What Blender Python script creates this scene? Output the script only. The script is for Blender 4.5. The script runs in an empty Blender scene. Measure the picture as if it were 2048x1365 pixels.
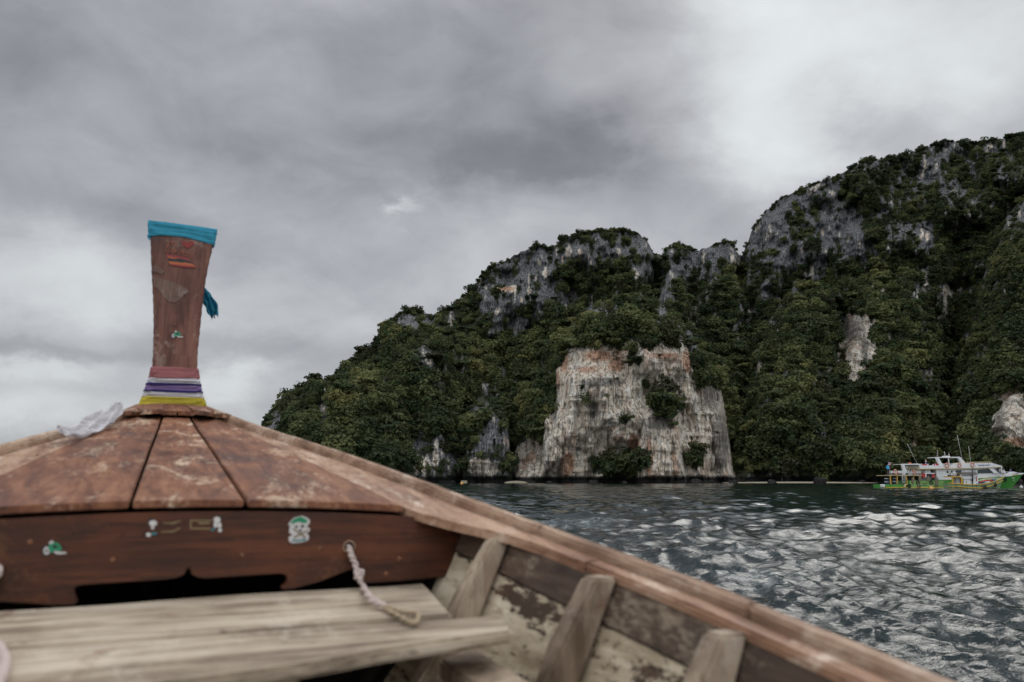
import bpy, bmesh, math, random
import numpy as np
from mathutils import Vector, Matrix

random.seed(7)
SC = bpy.context.scene
COL = SC.collection
PI = math.pi
R = math.radians

# ------------------------------------------------------------------ camera
EYE = 1.6                                  # metres above the water
FPX, HORIZON = 1593.0, 960.0               # 28 mm lens on full frame, in pixels of a 2048 px wide picture
PITCH = math.atan((HORIZON - 682.5) / FPX)
cam_d = bpy.data.cameras.new('camera')
cam = bpy.data.objects.new('camera', cam_d)
COL.objects.link(cam)
cam.location = (0, 0, EYE)
cam.rotation_euler = (PI / 2 + PITCH, 0, 0)
cam_d.lens = 28.0
cam_d.sensor_width = 36.0
cam_d.clip_start = 0.05
cam_d.clip_end = 60000
cam_d.dof.use_dof = True
cam_d.dof.focus_distance = 120.0
cam_d.dof.aperture_fstop = 3.5
SC.camera = cam
SC.view_settings.view_transform = 'Standard'
SC.view_settings.look = 'None'
SC.view_settings.exposure = 0.4
SC.view_settings.gamma = 1.0
SC.view_settings.use_curve_mapping = False


def ray(px, py):
    """World direction of a sight line given in pixels of the 2048 px wide picture."""
    x = (px - 1024) / FPX
    u = -(py - 682.5) / FPX
    return (x, math.cos(PITCH) - u * math.sin(PITCH), math.sin(PITCH) + u * math.cos(PITCH))


def at(px, py, Y):
    r = ray(px, py)
    t = Y / r[1]
    return Vector((r[0] * t, Y, EYE + r[2] * t))


def azel(px, py):
    r = ray(px, py)
    return math.atan2(r[0], r[1]), math.atan2(r[2], math.hypot(r[0], r[1]))


# ------------------------------------------------------------------ node helper
class NT:
    def __init__(s, tree):
        s.t = tree

    def n(s, kind, ins=None, **props):
        nd = s.t.nodes.new(kind)
        for k, v in props.items():
            setattr(nd, k, v)
        for k, v in (ins or {}).items():
            sock = nd.inputs[k]
            if isinstance(v, bpy.types.NodeSocket):
                s.t.links.new(v, sock)
            elif v is not None:
                sock.default_value = v
        return nd

    def m(s, op, a, b=None, c=None, clamp=False):
        nd = s.n('ShaderNodeMath', operation=op, use_clamp=clamp)
        for i, v in enumerate((a, b, c)):
            if v is None:
                continue
            if isinstance(v, bpy.types.NodeSocket):
                s.t.links.new(v, nd.inputs[i])
            else:
                nd.inputs[i].default_value = v
        return nd.outputs[0]

    def noise(s, vec, scale, detail=4, rough=.55, dist=0.0):
        return s.n('ShaderNodeTexNoise', {'Vector': vec, 'Scale': scale, 'Detail': detail, 'Roughness': rough, 'Distortion': dist}).outputs['Fac']

    def mapping(s, vec, scale=(1, 1, 1), loc=(0, 0, 0), rot=(0, 0, 0)):
        return s.n('ShaderNodeMapping', {'Vector': vec, 'Scale': scale, 'Location': loc, 'Rotation': rot}).outputs[0]

    def ramp(s, fac, stops, interp='LINEAR'):
        nd = s.n('ShaderNodeValToRGB', {'Fac': fac})
        cr = nd.color_ramp
        cr.interpolation = interp
        while len(cr.elements) < len(stops):
            cr.elements.new(.5)
        for e, (p, c) in zip(cr.elements, stops):
            e.position = p
            e.color = (c, c, c, 1) if isinstance(c, (int, float)) else (*c, 1)
        return nd.outputs[0]

    def sstep(s, v, a, b):
        return s.n('ShaderNodeMapRange', {'Value': v, 'From Min': a, 'From Max': b}, interpolation_type='SMOOTHSTEP', clamp=True).outputs[0]

    def mix(s, f, a, b, blend='MIX'):
        nd = s.n('ShaderNodeMix', data_type='RGBA', blend_type=blend)
        for i, v in ((0, f), (6, a), (7, b)):
            if isinstance(v, bpy.types.NodeSocket):
                s.t.links.new(v, nd.inputs[i])
            else:
                nd.inputs[i].default_value = v if i == 0 else (*v, 1)
        return nd.outputs[2]


def material(name):
    m = bpy.data.materials.new(name)
    m.use_nodes = True
    m.node_tree.nodes.clear()
    nt = NT(m.node_tree)
    return m, nt


def finish(nt, shader, disp=None):
    o = nt.n('ShaderNodeOutputMaterial', {'Surface': shader})
    return o


def principled(nt, col, rough=.6, bump=None, bs=.3, bd=.01, **kw):
    ins = {'Base Color': col if isinstance(col, bpy.types.NodeSocket) else (*col, 1), 'Roughness': rough}
    ins.update(kw)
    if bump is not None:
        ins['Normal'] = nt.n('ShaderNodeBump', {'Height': bump, 'Strength': bs, 'Distance': bd}).outputs[0]
    return nt.n('ShaderNodeBsdfPrincipled', ins).outputs[0]


# ------------------------------------------------------------------ sky: overcast cloud deck over a Nishita sky
SUN_EL, SUN_AZ = R(42), R(23)              # behind thin cloud, ahead and to the right: it glitters on the water there
world = bpy.data.worlds.new('World')
SC.world = world
world.use_nodes = True
wt = NT(world.node_tree)
world.node_tree.nodes.clear()
d = wt.n('ShaderNodeTexCoord').outputs['Generated']
dn = wt.n('ShaderNodeVectorMath', {0: d}, operation='NORMALIZE').outputs[0]
sp = wt.n('ShaderNodeSeparateXYZ', {0: dn})
AZ = wt.m('ARCTAN2', sp.outputs[0], sp.outputs[1])
EL = wt.m('ARCSINE', sp.outputs[2])
# clouds drawn on a plane overhead: they shrink towards the horizon
zc = wt.m('ADD', wt.m('MAXIMUM', sp.outputs[2], 0.0), 0.38)
cx_ = wt.m('DIVIDE', sp.outputs[0], zc)
cy_ = wt.m('DIVIDE', sp.outputs[1], zc)
cp = wt.n('ShaderNodeCombineXYZ', {0: cx_, 1: cy_, 2: 0.0}).outputs[0]
dv = wt.mapping(dn, scale=(1, 1, 1.7))
w1 = wt.noise(dv, 3.2, 7, .58)
w2 = wt.noise(wt.mapping(dv, loc=(7, 3, 1)), 3.2, 7, .58)
azw = wt.m('ADD', AZ, wt.m('MULTIPLY', wt.m('SUBTRACT', w1, .5), .34))
elw = wt.m('ADD', EL, wt.m('MULTIPLY', wt.m('SUBTRACT', w2, .5), .26))


def blob(px, py, rx, ry, amp):
    a0, e0 = azel(px, py)
    dx = wt.m('DIVIDE', wt.m('SUBTRACT', azw, a0), rx / 1700.0)
    dy = wt.m('DIVIDE', wt.m('SUBTRACT', elw, e0), ry / 1700.0)
    q = wt.m('ADD', wt.m('MULTIPLY', dx, dx), wt.m('MULTIPLY', dy, dy))
    return wt.m('MULTIPLY', wt.m('EXPONENT', wt.m('MULTIPLY', q, -1.0)), amp)


f1 = wt.noise(wt.mapping(dv, loc=(2.3, 1.7, 0)), 2.3, 9, .56, .25)
f2 = wt.noise(wt.mapping(dv, loc=(5.3, 4.7, 2)), 7.0, 8, .55, .5)
B = wt.m('ADD', 0.50, wt.m('MULTIPLY', wt.m('SUBTRACT', f1, .5), .40))
B = wt.m('ADD', B, wt.m('MULTIPLY', wt.m('SUBTRACT', f2, .5), .38))
for args in [(1590, 40, 240, 180, .36), (1510, 270, 170, 120, .30), (1930, 60, 260, 190, .34), (1650, 330, 160, 60, .12),
             (1765, 200, 110, 80, -.20), (80, 60, 480, 150, -.17), (800, 40, 420, 100, -.12), (1060, 330, 260, 80, -.32), (800, 200, 300, 60, -.10), (560, 260, 320, 70, -.10),
             (200, 400, 300, 60, -.10), (120, 580, 280, 90, .22), (480, 420, 260, 50, .08), (640, 560, 300, 60, .10), (820, 392, 40, 16, .22),
             (480, 670, 320, 45, -.09), (60, 720, 220, 22, -.10),
             (470, 775, 110, 42, .26), (540, 740, 60, 30, .12), (90, 780, 170, 34, .26), (60, 870, 260, 50, .22), (1250, 430, 200, 80, -.04)]:
    B = wt.m('ADD', B, blob(*args))
# cloud light rises gently towards the zenith, as an overcast sky does
sky_gain = wt.m('ADD', 1.0, wt.m('MULTIPLY', wt.sstep(EL, .5, 1.3), 1.5))
sky_gain = wt.m('MULTIPLY', sky_gain, wt.m('ADD', 1.0, wt.m('MULTIPLY', wt.sstep(sp.outputs[1], 0.25, -.6), 1.25)))  # extra gain behind the camera, added to brighten surfaces facing it
ccol = wt.ramp(B, [(0.0, (.11, .115, .128)), (.25, (.175, .182, .198)), (.5, (.325, .335, .355)), (.72, (.49, .51, .525)), (1.0, (.62, .66, .67))])
below = wt.sstep(EL, -.02, -.10)
ccol = wt.mix(below, ccol, (.10, .12, .13))
sky = wt.n('ShaderNodeTexSky', sky_type='NISHITA', sun_disc=False, sun_elevation=SUN_EL, sun_rotation=SUN_AZ)
bg1 = wt.n('ShaderNodeBackground', {'Color': sky.outputs[0], 'Strength': .05})
bg2 = wt.n('ShaderNodeBackground', {'Color': ccol, 'Strength': sky_gain})
mx = wt.n('ShaderNodeMixShader', {0: .93, 1: bg1.outputs[0], 2: bg2.outputs[0]})
wt.n('ShaderNodeOutputWorld', {'Surface': mx.outputs[0]})

sun_d = bpy.data.lights.new('sun', 'SUN')
sun_d.energy = .52
sun_d.angle = R(25)
sun_d.color = (1.0, .96, .90)
sun = bpy.data.objects.new('sun', sun_d)
COL.objects.link(sun)
sun.rotation_euler = Vector((math.sin(SUN_AZ) * math.cos(SUN_EL), math.cos(SUN_AZ) * math.cos(SUN_EL), math.sin(SUN_EL))).to_track_quat('Z', 'Y').to_euler()

# ------------------------------------------------------------------ object helpers


def mesh_np(name, V, F, mat, smooth=True, attrs=None, parent=None):
    """One mesh object from numpy arrays; F is (n,4) or (n,3)."""
    me = bpy.data.meshes.new(name)
    V = np.asarray(V, dtype=np.float32)
    F = np.asarray(F, dtype=np.int32)
    k = F.shape[1]
    me.vertices.add(len(V))
    me.vertices.foreach_set('co', V.ravel())
    me.loops.add(F.size)
    me.loops.foreach_set('vertex_index', F.ravel())
    me.polygons.add(len(F))
    me.polygons.foreach_set('loop_start', np.arange(0, F.size, k, dtype=np.int32))
    me.polygons.foreach_set('loop_total', np.full(len(F), k, dtype=np.int32))
    me.update(calc_edges=True)
    if smooth:
        me.polygons.foreach_set('use_smooth', np.ones(len(F), dtype=bool))
    for an, av in (attrs or {}).items():
        a = me.attributes.new(an, 'FLOAT', 'POINT')
        a.data.foreach_set('value', np.asarray(av, dtype=np.float32).ravel())
    if mat:
        me.materials.append(mat)
    return link(name, me, parent)


def link(name, me, parent=None):
    o = bpy.data.objects.new(name, me)
    COL.objects.link(o)
    if parent:
        o.parent = parent
    return o


def from_bm(name, bm, mats, parent=None, smooth=False, bevel=0.0, seg=2):
    me = bpy.data.meshes.new(name)
    if bevel:
        bmesh.ops.bevel(bm, geom=list(bm.edges), offset=bevel, segments=seg, affect='EDGES', clamp_overlap=True)
    bmesh.ops.recalc_face_normals(bm, faces=bm.faces)
    bm.to_mesh(me)
    bm.free()
    for m in (mats if isinstance(mats, (list, tuple)) else [mats]):
        me.materials.append(m)
    if smooth:
        for p in me.polygons:
            p.use_smooth = True
    return link(name, me, parent)


def tag(o, label=None, cat=None, group=None, kind=None):
    if label: o['label'] = label
    if cat: o['category'] = cat
    if group: o['group'] = group
    if kind: o['kind'] = kind
    return o


def empty(name, loc=(0, 0, 0), rz=0.0):
    o = bpy.data.objects.new(name, None)
    COL.objects.link(o)
    o.location = loc
    o.rotation_euler = (0, 0, rz)
    return o


def grid_faces(nu, nv, wrap=False):
    i = np.arange(nv - 1)[:, None] * nu
    if wrap:
        j = np.arange(nu)[None, :]
        j2 = (j + 1) % nu
    else:
        j = np.arange(nu - 1)[None, :]
        j2 = j + 1
    return np.stack([i + j, i + j2, i + nu + j2, i + nu + j], -1).reshape(-1, 4)


# numpy noise
_rng = np.random.RandomState(11)
_P = _rng.permutation(512)
_P = np.concatenate([_P, _P, _P])
_G = _rng.rand(512) * 2 - 1


def vnoise(x, y, z=None):
    z = np.zeros_like(x) if z is None else z
    xi, yi, zi = np.floor(x).astype(int), np.floor(y).astype(int), np.floor(z).astype(int)
    xf, yf, zf = x - xi, y - yi, z - zi
    xf, yf, zf = [t * t * t * (t * (t * 6 - 15) + 10) for t in (xf, yf, zf)]

    def h(a, b, c):
        return _G[_P[_P[_P[a & 511] + (b & 511)] + (c & 511)] & 511]
    r = 0
    for dx in (0, 1):
        for dy in (0, 1):
            for dz in (0, 1):
                w = (xf if dx else 1 - xf) * (yf if dy else 1 - yf) * (zf if dz else 1 - zf)
                r = r + w * h(xi + dx, yi + dy, zi + dz)
    return r


def fbm(x, y, z=None, oct=4, rough=.5):
    r, a, s = 0, 1.0, 0
    z = np.zeros_like(x) if z is None else z
    for k in range(oct):
        r = r + a * vnoise(x * 2 ** k + 13.7 * k, y * 2 ** k + 5.1 * k, z * 2 ** k + 3.3 * k)
        s += a
        a *= rough
    return r / s * 1.6


def sst(x, a, b):
    t = np.clip((x - a) / (b - a), 0, 1)
    return t * t * (3 - 2 * t)

# ================================================================== WATER
def build_water():
    az = np.concatenate([np.arange(-180, -50, 3.0), np.arange(-50, -12, .22), np.arange(-12, 38, .078), np.arange(38, 56, .22), np.arange(56, 180, 3.0)]) * PI / 180
    r = np.concatenate([np.array([0.3, 1.5, 2.6, 3.4]), np.exp(np.linspace(math.log(4.6), math.log(620), 800)), np.array([760, 950, 1200, 1700, 2600, 4200, 8000, 16000, 40000])])
    A, Rr = np.meshgrid(az, r)
    X, Y = np.sin(A) * Rr, np.cos(A) * Rr
    Z = np.zeros_like(X)
    DX, DY = np.zeros_like(X), np.zeros_like(X)
    sp = np.maximum(Rr * .0062, .02)
    rg = np.random.RandomState(5)
    N = 130
    lam = np.exp(rg.uniform(math.log(.16), math.log(7.0), N))
    for l in lam:
        base = R(240)                                        # wind over the right shoulder, seas running away to the left
        th = base + rg.normal() * (0.8 if l < 3 else .65)
        k = 2 * PI / l
        steep = .038 if l < .5 else .026 if l < 1.5 else .012 if l < 4 else .009
        amp = steep * l / (2 * PI) * 1.9 * rg.uniform(.6, 1.4)
        ph = k * (X * math.cos(th) + Y * math.sin(th)) + rg.uniform(0, 2 * PI)
        # patchy wave groups
        env = 1 + .45 * np.sin((X * math.cos(th + 1) + Y * math.sin(th + 1)) * k * .13 + rg.uniform(0, 6)) * np.sin((X * math.sin(th) - Y * math.cos(th)) * k * .09 + rg.uniform(0, 6))
        fade = np.clip((l / sp - 2.0) / 2.0, 0, 1)
        a = amp * env * fade
        Z += a * np.cos(ph)
        DX -= a * math.cos(th) * np.sin(ph) * .9
        DY -= a * math.sin(th) * np.sin(ph) * .9
    edge = 1 - sst(Rr, 560, 620)
    Z = Z * edge
    # broken, aerated water where the boat has pushed its bow wave off to starboard
    m = np.exp(-((X - (1.5 + .02 * Y)) / (1.6 + .13 * Y)) ** 2) * sst(Y, 4, 8) * (1 - sst(Y, 60, 110))
    pat = fbm(X * .55, Y * .22, None, 4, .6)
    foam = m * sst(pat + Z * 1.3, .3, .9) * .45
    crest = sst(Z, .17, .34) * sst(fbm(X * 1.2 + 9, Y * 1.2, None, 3), .25, .6) * .5
    V = np.stack([X + DX * edge, Y + DY * edge, Z], -1).reshape(-1, 3)
    F = grid_faces(len(az), len(r), wrap=True)
    m_, nt = material('sea_water')
    pos = nt.n('ShaderNodeNewGeometry').outputs['Position']
    b1 = nt.noise(nt.mapping(pos, scale=(1.0, 1.6, 1)), 6.5, 4, .6, .5)
    b2 = nt.noise(nt.mapping(pos, scale=(.7, 1.3, 1), loc=(3, 5, 0)), .9, 4, .6, .4)
    b3 = nt.noise(nt.mapping(pos, scale=(1.0, 1.5, 1), loc=(1, 2, 0)), 17.0, 3, .6, .4)
    dist = nt.n('ShaderNodeSeparateXYZ', {0: pos}).outputs[1]
    farw = nt.m('ADD', .02, nt.m('MULTIPLY', nt.sstep(dist, 15.0, 110.0), .06))       # past here the mesh is too coarse for the small seas
    h = nt.m('ADD', nt.m('ADD', nt.m('MULTIPLY', nt.m('MULTIPLY', b1, .026), nt.sstep(dist, 60.0, 8.0)), nt.m('MULTIPLY', b3, .001)), nt.m('MULTIPLY', b2, farw))
    bump = nt.n('ShaderNodeBump', {'Height': h, 'Strength': .85, 'Distance': 1.0}).outputs[0]
    fo = nt.n('ShaderNodeAttribute', attribute_name='foam').outputs['Fac']
    fpat = nt.noise(nt.mapping(pos, scale=(1, .8, 1)), 4.5, 6, .7, 1.2)
    fmask = nt.m('MULTIPLY', fo, nt.sstep(fpat, .42, .66), clamp=True)
    wat = nt.n('ShaderNodeBsdfPrincipled', {'Base Color': (.002, .011, .013, 1), 'Roughness': .02, 'IOR': 1.333, 'Normal': bump}).outputs[0]
    fbs = nt.n('ShaderNodeBsdfPrincipled', {'Base Color': (.38, .44, .47, 1), 'Roughness': .6, 'Normal': bump}).outputs[0]
    finish(nt, nt.n('ShaderNodeMixShader', {0: fmask, 1: wat, 2: fbs}).outputs[0])
    o = mesh_np('sea', V, F, m_, attrs={'foam': np.clip(foam, 0, 1)})
    tag(o, kind='structure')
    # closed centre under the boat
    return o


build_water()

# ================================================================== MOUNTAIN
SKYLINE = np.array([(440, 975), (480, 930), (505, 880), (527, 846), (545, 822), (570, 798), (600, 770), (632, 756), (655, 768), (678, 742), (700, 722), (716, 708), (745, 690), (770, 650), (800, 626),
                    (830, 617), (860, 632), (900, 618), (930, 590), (960, 560), (985, 530), (1010, 524), (1045, 500), (1080, 492), (1110, 496), (1125, 478), (1160, 468), (1200, 462), (1240, 460),
                    (1275, 468), (1294, 480), (1308, 508), (1325, 512), (1338, 492), (1360, 488), (1395, 503), (1415, 495), (1440, 486), (1462, 484), (1474, 500), (1484, 512), (1492, 492), (1505, 460),
                    (1530, 425), (1560, 398), (1600, 380), (1650, 360), (1700, 338), (1730, 322), (1790, 312), (1830, 305), (1870, 288), (1900, 283), (1950, 286), (2000, 277), (2048, 268), (2120, 262),
                    (2220, 290), (2330, 380), (2430, 560), (2500, 760), (2560, 940), (2600, 975)], float)

# hills standing in front of the main ridge: outline, foot distance, top distance, side rounding (m), cliffness
HILLS = {
    'spur': ([(470, 975), (500, 905), (540, 862), (580, 830), (640, 790), (700, 762), (750, 752), (800, 772), (838, 810), (856, 870), (862, 975)], 405, 470, 34),
    'spur_back': ([(700, 975), (730, 770), (790, 705), (850, 690), (890, 705), (915, 780), (922, 860), (926, 975)], 428, 520, 30),
    'stack': ([(924, 975), (930, 900), (938, 845), (955, 818), (985, 814), (1008, 835), (1018, 880), (1026, 975)], 426, 440, 10),
    'tower': ([(1018, 975), (1030, 905), (1050, 850), (1075, 770), (1105, 728), (1122, 690), (1160, 650), (1200, 628), (1280, 618), (1345, 632), (1385, 668), (1410, 722), (1438, 765), (1452, 840), (1463, 905), (1472, 975)], 420, 452, 26),
    'buttress': ([(1276, 975), (1272, 900), (1280, 840), (1300, 800), (1335, 800), (1358, 850), (1366, 900), (1376, 975)], 409, 420, 8),
    'slope_mid': ([(1440, 975), (1480, 800), (1520, 660), (1590, 570), (1660, 585), (1700, 680), (1705, 800), (1720, 975)], 440, 560, 40),
    'slope_right': ([(1600, 975), (1660, 700), (1700, 600), (1750, 550), (1820, 555), (1868, 610), (1880, 700), (1875, 800), (1890, 975)], 432, 570, 40),
    'spur_right': ([(1850, 975), (1890, 860), (1905, 760), (1940, 630), (1975, 520), (2010, 440), (2060, 380), (2150, 340), (2260, 420), (2400, 640), (2480, 975)], 415, 560, 46),
    'crag_right': ([(1965, 975), (1972, 900), (1985, 830), (2020, 790), (2080, 770), (2150, 800), (2200, 975)], 400, 425, 16),
    'pinnacle': ([(1305, 975), (1312, 640), (1325, 585), (1340, 560), (1360, 575), (1375, 610), (1392, 660), (1400, 975)], 560, 590, 6),
    'knob': ([(1380, 975), (1400, 600), (1430, 560), (1470, 560), (1500, 620), (1520, 975)], 540, 600, 25),
}
# bare rock, in the same pixels: centre, radii, weight (grey karst) and pale cliff
GREY = [(1660, 430, 150, 100, .42), (1870, 340, 180, 40, .42), (1200, 510, 110, 44, .42), (1055, 570, 70, 60, .42), (1400, 540, 70, 50, .35), (1540, 455, 50, 75, 1), (1555, 520, 55, 35, 1), (1690, 450, 38, 50, .8), (1700, 490, 50, 28, .9), (1640, 520, 30, 18, .7), (1848, 475, 22, 24, 1.2), (1860, 350, 32, 16, .9), (1880, 335, 26, 20, .8), (1950, 325, 40, 14, .6),
        (1800, 330, 60, 12, .5), (1720, 370, 40, 14, .5), (1990, 300, 50, 10, .5), (1610, 440, 26, 40, .5), (832, 648, 30, 18, 1.2), (1015, 560, 50, 30, .9), (1060, 530, 45, 26, 1), (1090, 590, 40, 34, 1), (985, 610, 30, 18, .8), (1020, 640, 26, 26, .8),
        (1230, 520, 50, 24, .6), (1280, 490, 18, 24, 1), (1160, 515, 16, 26, .7), (1250, 470, 12, 8, .8), (1290, 540, 30, 20, .5), (1400, 520, 50, 26, .9), (1445, 510, 24, 18, 1), (1330, 600, 16, 40, 1.1), (1360, 640, 30, 24, .5), (1375, 550, 26, 20, .6),
        (1530, 575, 12, 20, 1), (1590, 570, 6, 16, 1), (1700, 655, 30, 30, .6), (1390, 690, 14, 40, .9), (1200, 625, 26, 6, .8), (1880, 640, 6, 34, .7), (560, 850, 30, 50, .5), (1650, 880, 14, 30, .5), (840, 900, 24, 46, .7), (885, 800, 20, 60, .45), (975, 890, 36, 70, 1.1), (900, 930, 25, 25, .6), (1795, 690, 16, 12, .6)]
PALE = [(1715, 695, 26, 52, 1.5), (1702, 745, 14, 22, 1), (2030, 835, 46, 50, 1.4), (2048, 880, 60, 30, 1), (1880, 640, 6, 30, .7), (1012, 578, 22, 5, 1.2), (1845, 475, 10, 10, .5), (845, 930, 16, 20, .6), (970, 935, 34, 16, .7)]
GREEN = [(1266, 720, 22, 26, 1.35), (1292, 775, 12, 14, .8), (1422, 738, 34, 26, 1.3), (1118, 745, 14, 40, .7), (1322, 818, 42, 27, 1.6), (1225, 938, 60, 24, 1.9), (1252, 915, 28, 22, 1.4), (1390, 905, 11, 52, 1.3), (1150, 778, 30, 9, .9), (1215, 790, 26, 10, .9), (1222, 735, 14, 12, .7), (1062, 800, 30, 55, .9), (1440, 770, 16, 26, .8)]
ORANGE = [(1128, 722, 10, 26, 1), (1195, 712, 36, 14, .9), (1232, 730, 16, 14, 1.2), (1375, 722, 10, 22, 1.2), (1330, 712, 40, 8, .8), (1135, 928, 14, 26, 1.1), (1268, 888, 12, 20, 1.2), (1298, 920, 8, 40, 1), (1115, 760, 6, 30, .8), (2040, 885, 50, 10, 1), (1010, 578, 20, 5, 1.2), (1175, 740, 30, 10, .7)]
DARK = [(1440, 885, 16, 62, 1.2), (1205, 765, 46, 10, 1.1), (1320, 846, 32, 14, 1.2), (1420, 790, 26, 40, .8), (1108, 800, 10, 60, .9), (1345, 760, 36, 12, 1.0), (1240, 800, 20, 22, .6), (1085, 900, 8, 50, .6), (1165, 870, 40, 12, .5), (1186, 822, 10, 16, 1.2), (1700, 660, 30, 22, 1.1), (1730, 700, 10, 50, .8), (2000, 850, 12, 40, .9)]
# crest of the bare face of the tower: above it trees, below it rock
FACE = np.array([(1028, 900), (1045, 878), (1085, 866), (1106, 810), (1114, 735), (1134, 700), (1170, 684), (1200, 678), (1250, 684), (1300, 692), (1345, 688), (1380, 706), (1392, 765), (1440, 772), (1458, 830), (1470, 900)], float)


def ell(U, Vv, lst):
    s = np.zeros_like(U, dtype=float)
    for (cx, cy, rx, ry, w) in lst:
        q = ((U - cx) / rx) ** 2 + ((Vv - cy) / ry) ** 2
        s = np.maximum(s, w * np.exp(-q * .8))
    return s


def outline(U, pts):
    p = np.array(pts, float)
    return np.interp(U, p[:, 0], p[:, 1], left=1100, right=1100)


def terrain_depth(U, Vv):
    """Distance of the slope for a sight line: every hill is a solid, the nearest one counts."""
    top = np.interp(U, SKYLINE[:, 0], SKYLINE[:, 1])
    h = np.clip((968 - Vv) / np.maximum(968 - top, 5), 0, 1)
    n1 = fbm(U / 170, Vv / 120, None, 4)
    n2 = fbm(U / 48 + 5, Vv / 70, None, 4)
    far = 690 + (U - 1000) * .05
    D = 478 + (far - 478) * h ** 1.25 + 46 * n1 + 14 * n2 + 6 * fbm(U / 20 + 9, Vv / 22, None, 3)
    D = D + 16 * np.exp(-((U - 1905 + (Vv - 600) * .05) / 34) ** 2) * sst(Vv, 420, 560) * 2.5       # ravine
    D = D + 45 * np.exp(-((U - 1488) / 14) ** 2) * sst(Vv, 640, 760) + 45 * np.exp(-((U - 1022) / 9) ** 2) * sst(Vv, 700, 800) + 45 * np.exp(-((U - 925) / 9) ** 2) * sst(Vv, 760, 840)
    D = D + 40 * np.exp(-((U - 1310) / 28) ** 2) * sst(Vv, 500, 560)
    for nm, (pts, y0, y1, rnd) in HILLS.items():
        t = outline(U, pts)
        u0, u1 = pts[0][0], pts[-1][0]
        hh = np.clip((968 - Vv) / np.maximum(968 - t, 5), 0, 1)
        p = np.array(pts, float)
        ub0 = np.interp(-Vv, -p[:int(np.argmin(p[:, 1])) + 1, 1], p[:int(np.argmin(p[:, 1])) + 1, 0])
        ub1 = np.interp(-Vv, -p[int(np.argmin(p[:, 1])):, 1][::-1], p[int(np.argmin(p[:, 1])):, 0][::-1])
        half = np.maximum((ub1 - ub0) / 2, 4)
        c = np.clip(np.abs((U - (ub0 + ub1) / 2) / half), 0, 1)
        side = rnd * (1 - np.sqrt(np.clip(1 - c ** 2.6, 0, 1)))
        topr = rnd * .8 * (1 - np.sqrt(np.clip(1 - hh ** 8, 0, 1)))
        y = y0 + (y1 - y0) * hh ** 1.4 + side + topr + 9 * n2 * min(1, rnd / 26) + 10 * n1 * min(1, rnd / 26)
        outside = np.maximum(t - Vv, 0) * 5.0
        D = np.minimum(D, y + outside)
    return D


def rockmask(U, Vv):
    n = fbm(U / 22, Vv / 42, None, 4, .6)
    n2 = fbm(U / 7 + 3, Vv / 24, None, 3, .6)
    g = ell(U, Vv, GREY)
    p = ell(U, Vv, PALE)
    gr = ell(U, Vv, GREEN)
    fy = np.interp(U, FACE[:, 0], FACE[:, 1], left=1100, right=1100)
    p = np.maximum(p, 1.5 * sst(Vv - fy + n * 16 + n2 * 10, -6, 12) * (U > 1028) * (U < 1470))
    grey = sst(g * 1.05 + .62 * n + .60 * n2 - gr, .34, .52)
    pale = sst(p + .36 * n + .36 * n2 - gr, .36, .50)
    base = .12 * sst(n + n2 * .5, .35, .6)
    tide = sst(Vv, 955, 960)
    rock = np.clip(np.maximum(np.maximum(grey, pale), base), 0, 1)
    return rock, pale, tide


def surf(U, Vv):
    """World points of the slope with rock relief."""
    D = terrain_depth(U, Vv)
    x = (U - 1024) / FPX
    uu = -(Vv - 682.5) / FPX
    ry = math.cos(PITCH) - uu * math.sin(PITCH)
    rz = math.sin(PITCH) + uu * math.cos(PITCH)
    rock, pale, tide = rockmask(U, Vv)
    X0, Z0 = x * D / ry, EYE + rz * D / ry
    flute = fbm(X0 / 3.2, Z0 / 22, None, 4, .6) * 3.4 + np.abs(fbm(X0 / 1.7 + 4, Z0 / 30, None, 3, .6)) * -1.8 + fbm(X0 / 11, Z0 / 16, None, 3) * 4.5
    ledge = np.abs(fbm(X0 / 20 + 3, Z0 / 4.5, None, 3)) * 1.6
    D2 = D + (flute + ledge) * (.35 + .65 * rock)
    D2 = D2 + 5.0 * (1 - sst(Z0, 1.2, 4.2))                     # wave-cut notch at the foot
    return x * D2 / ry, D2, EYE + rz * D2 / ry, rock, pale


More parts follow.
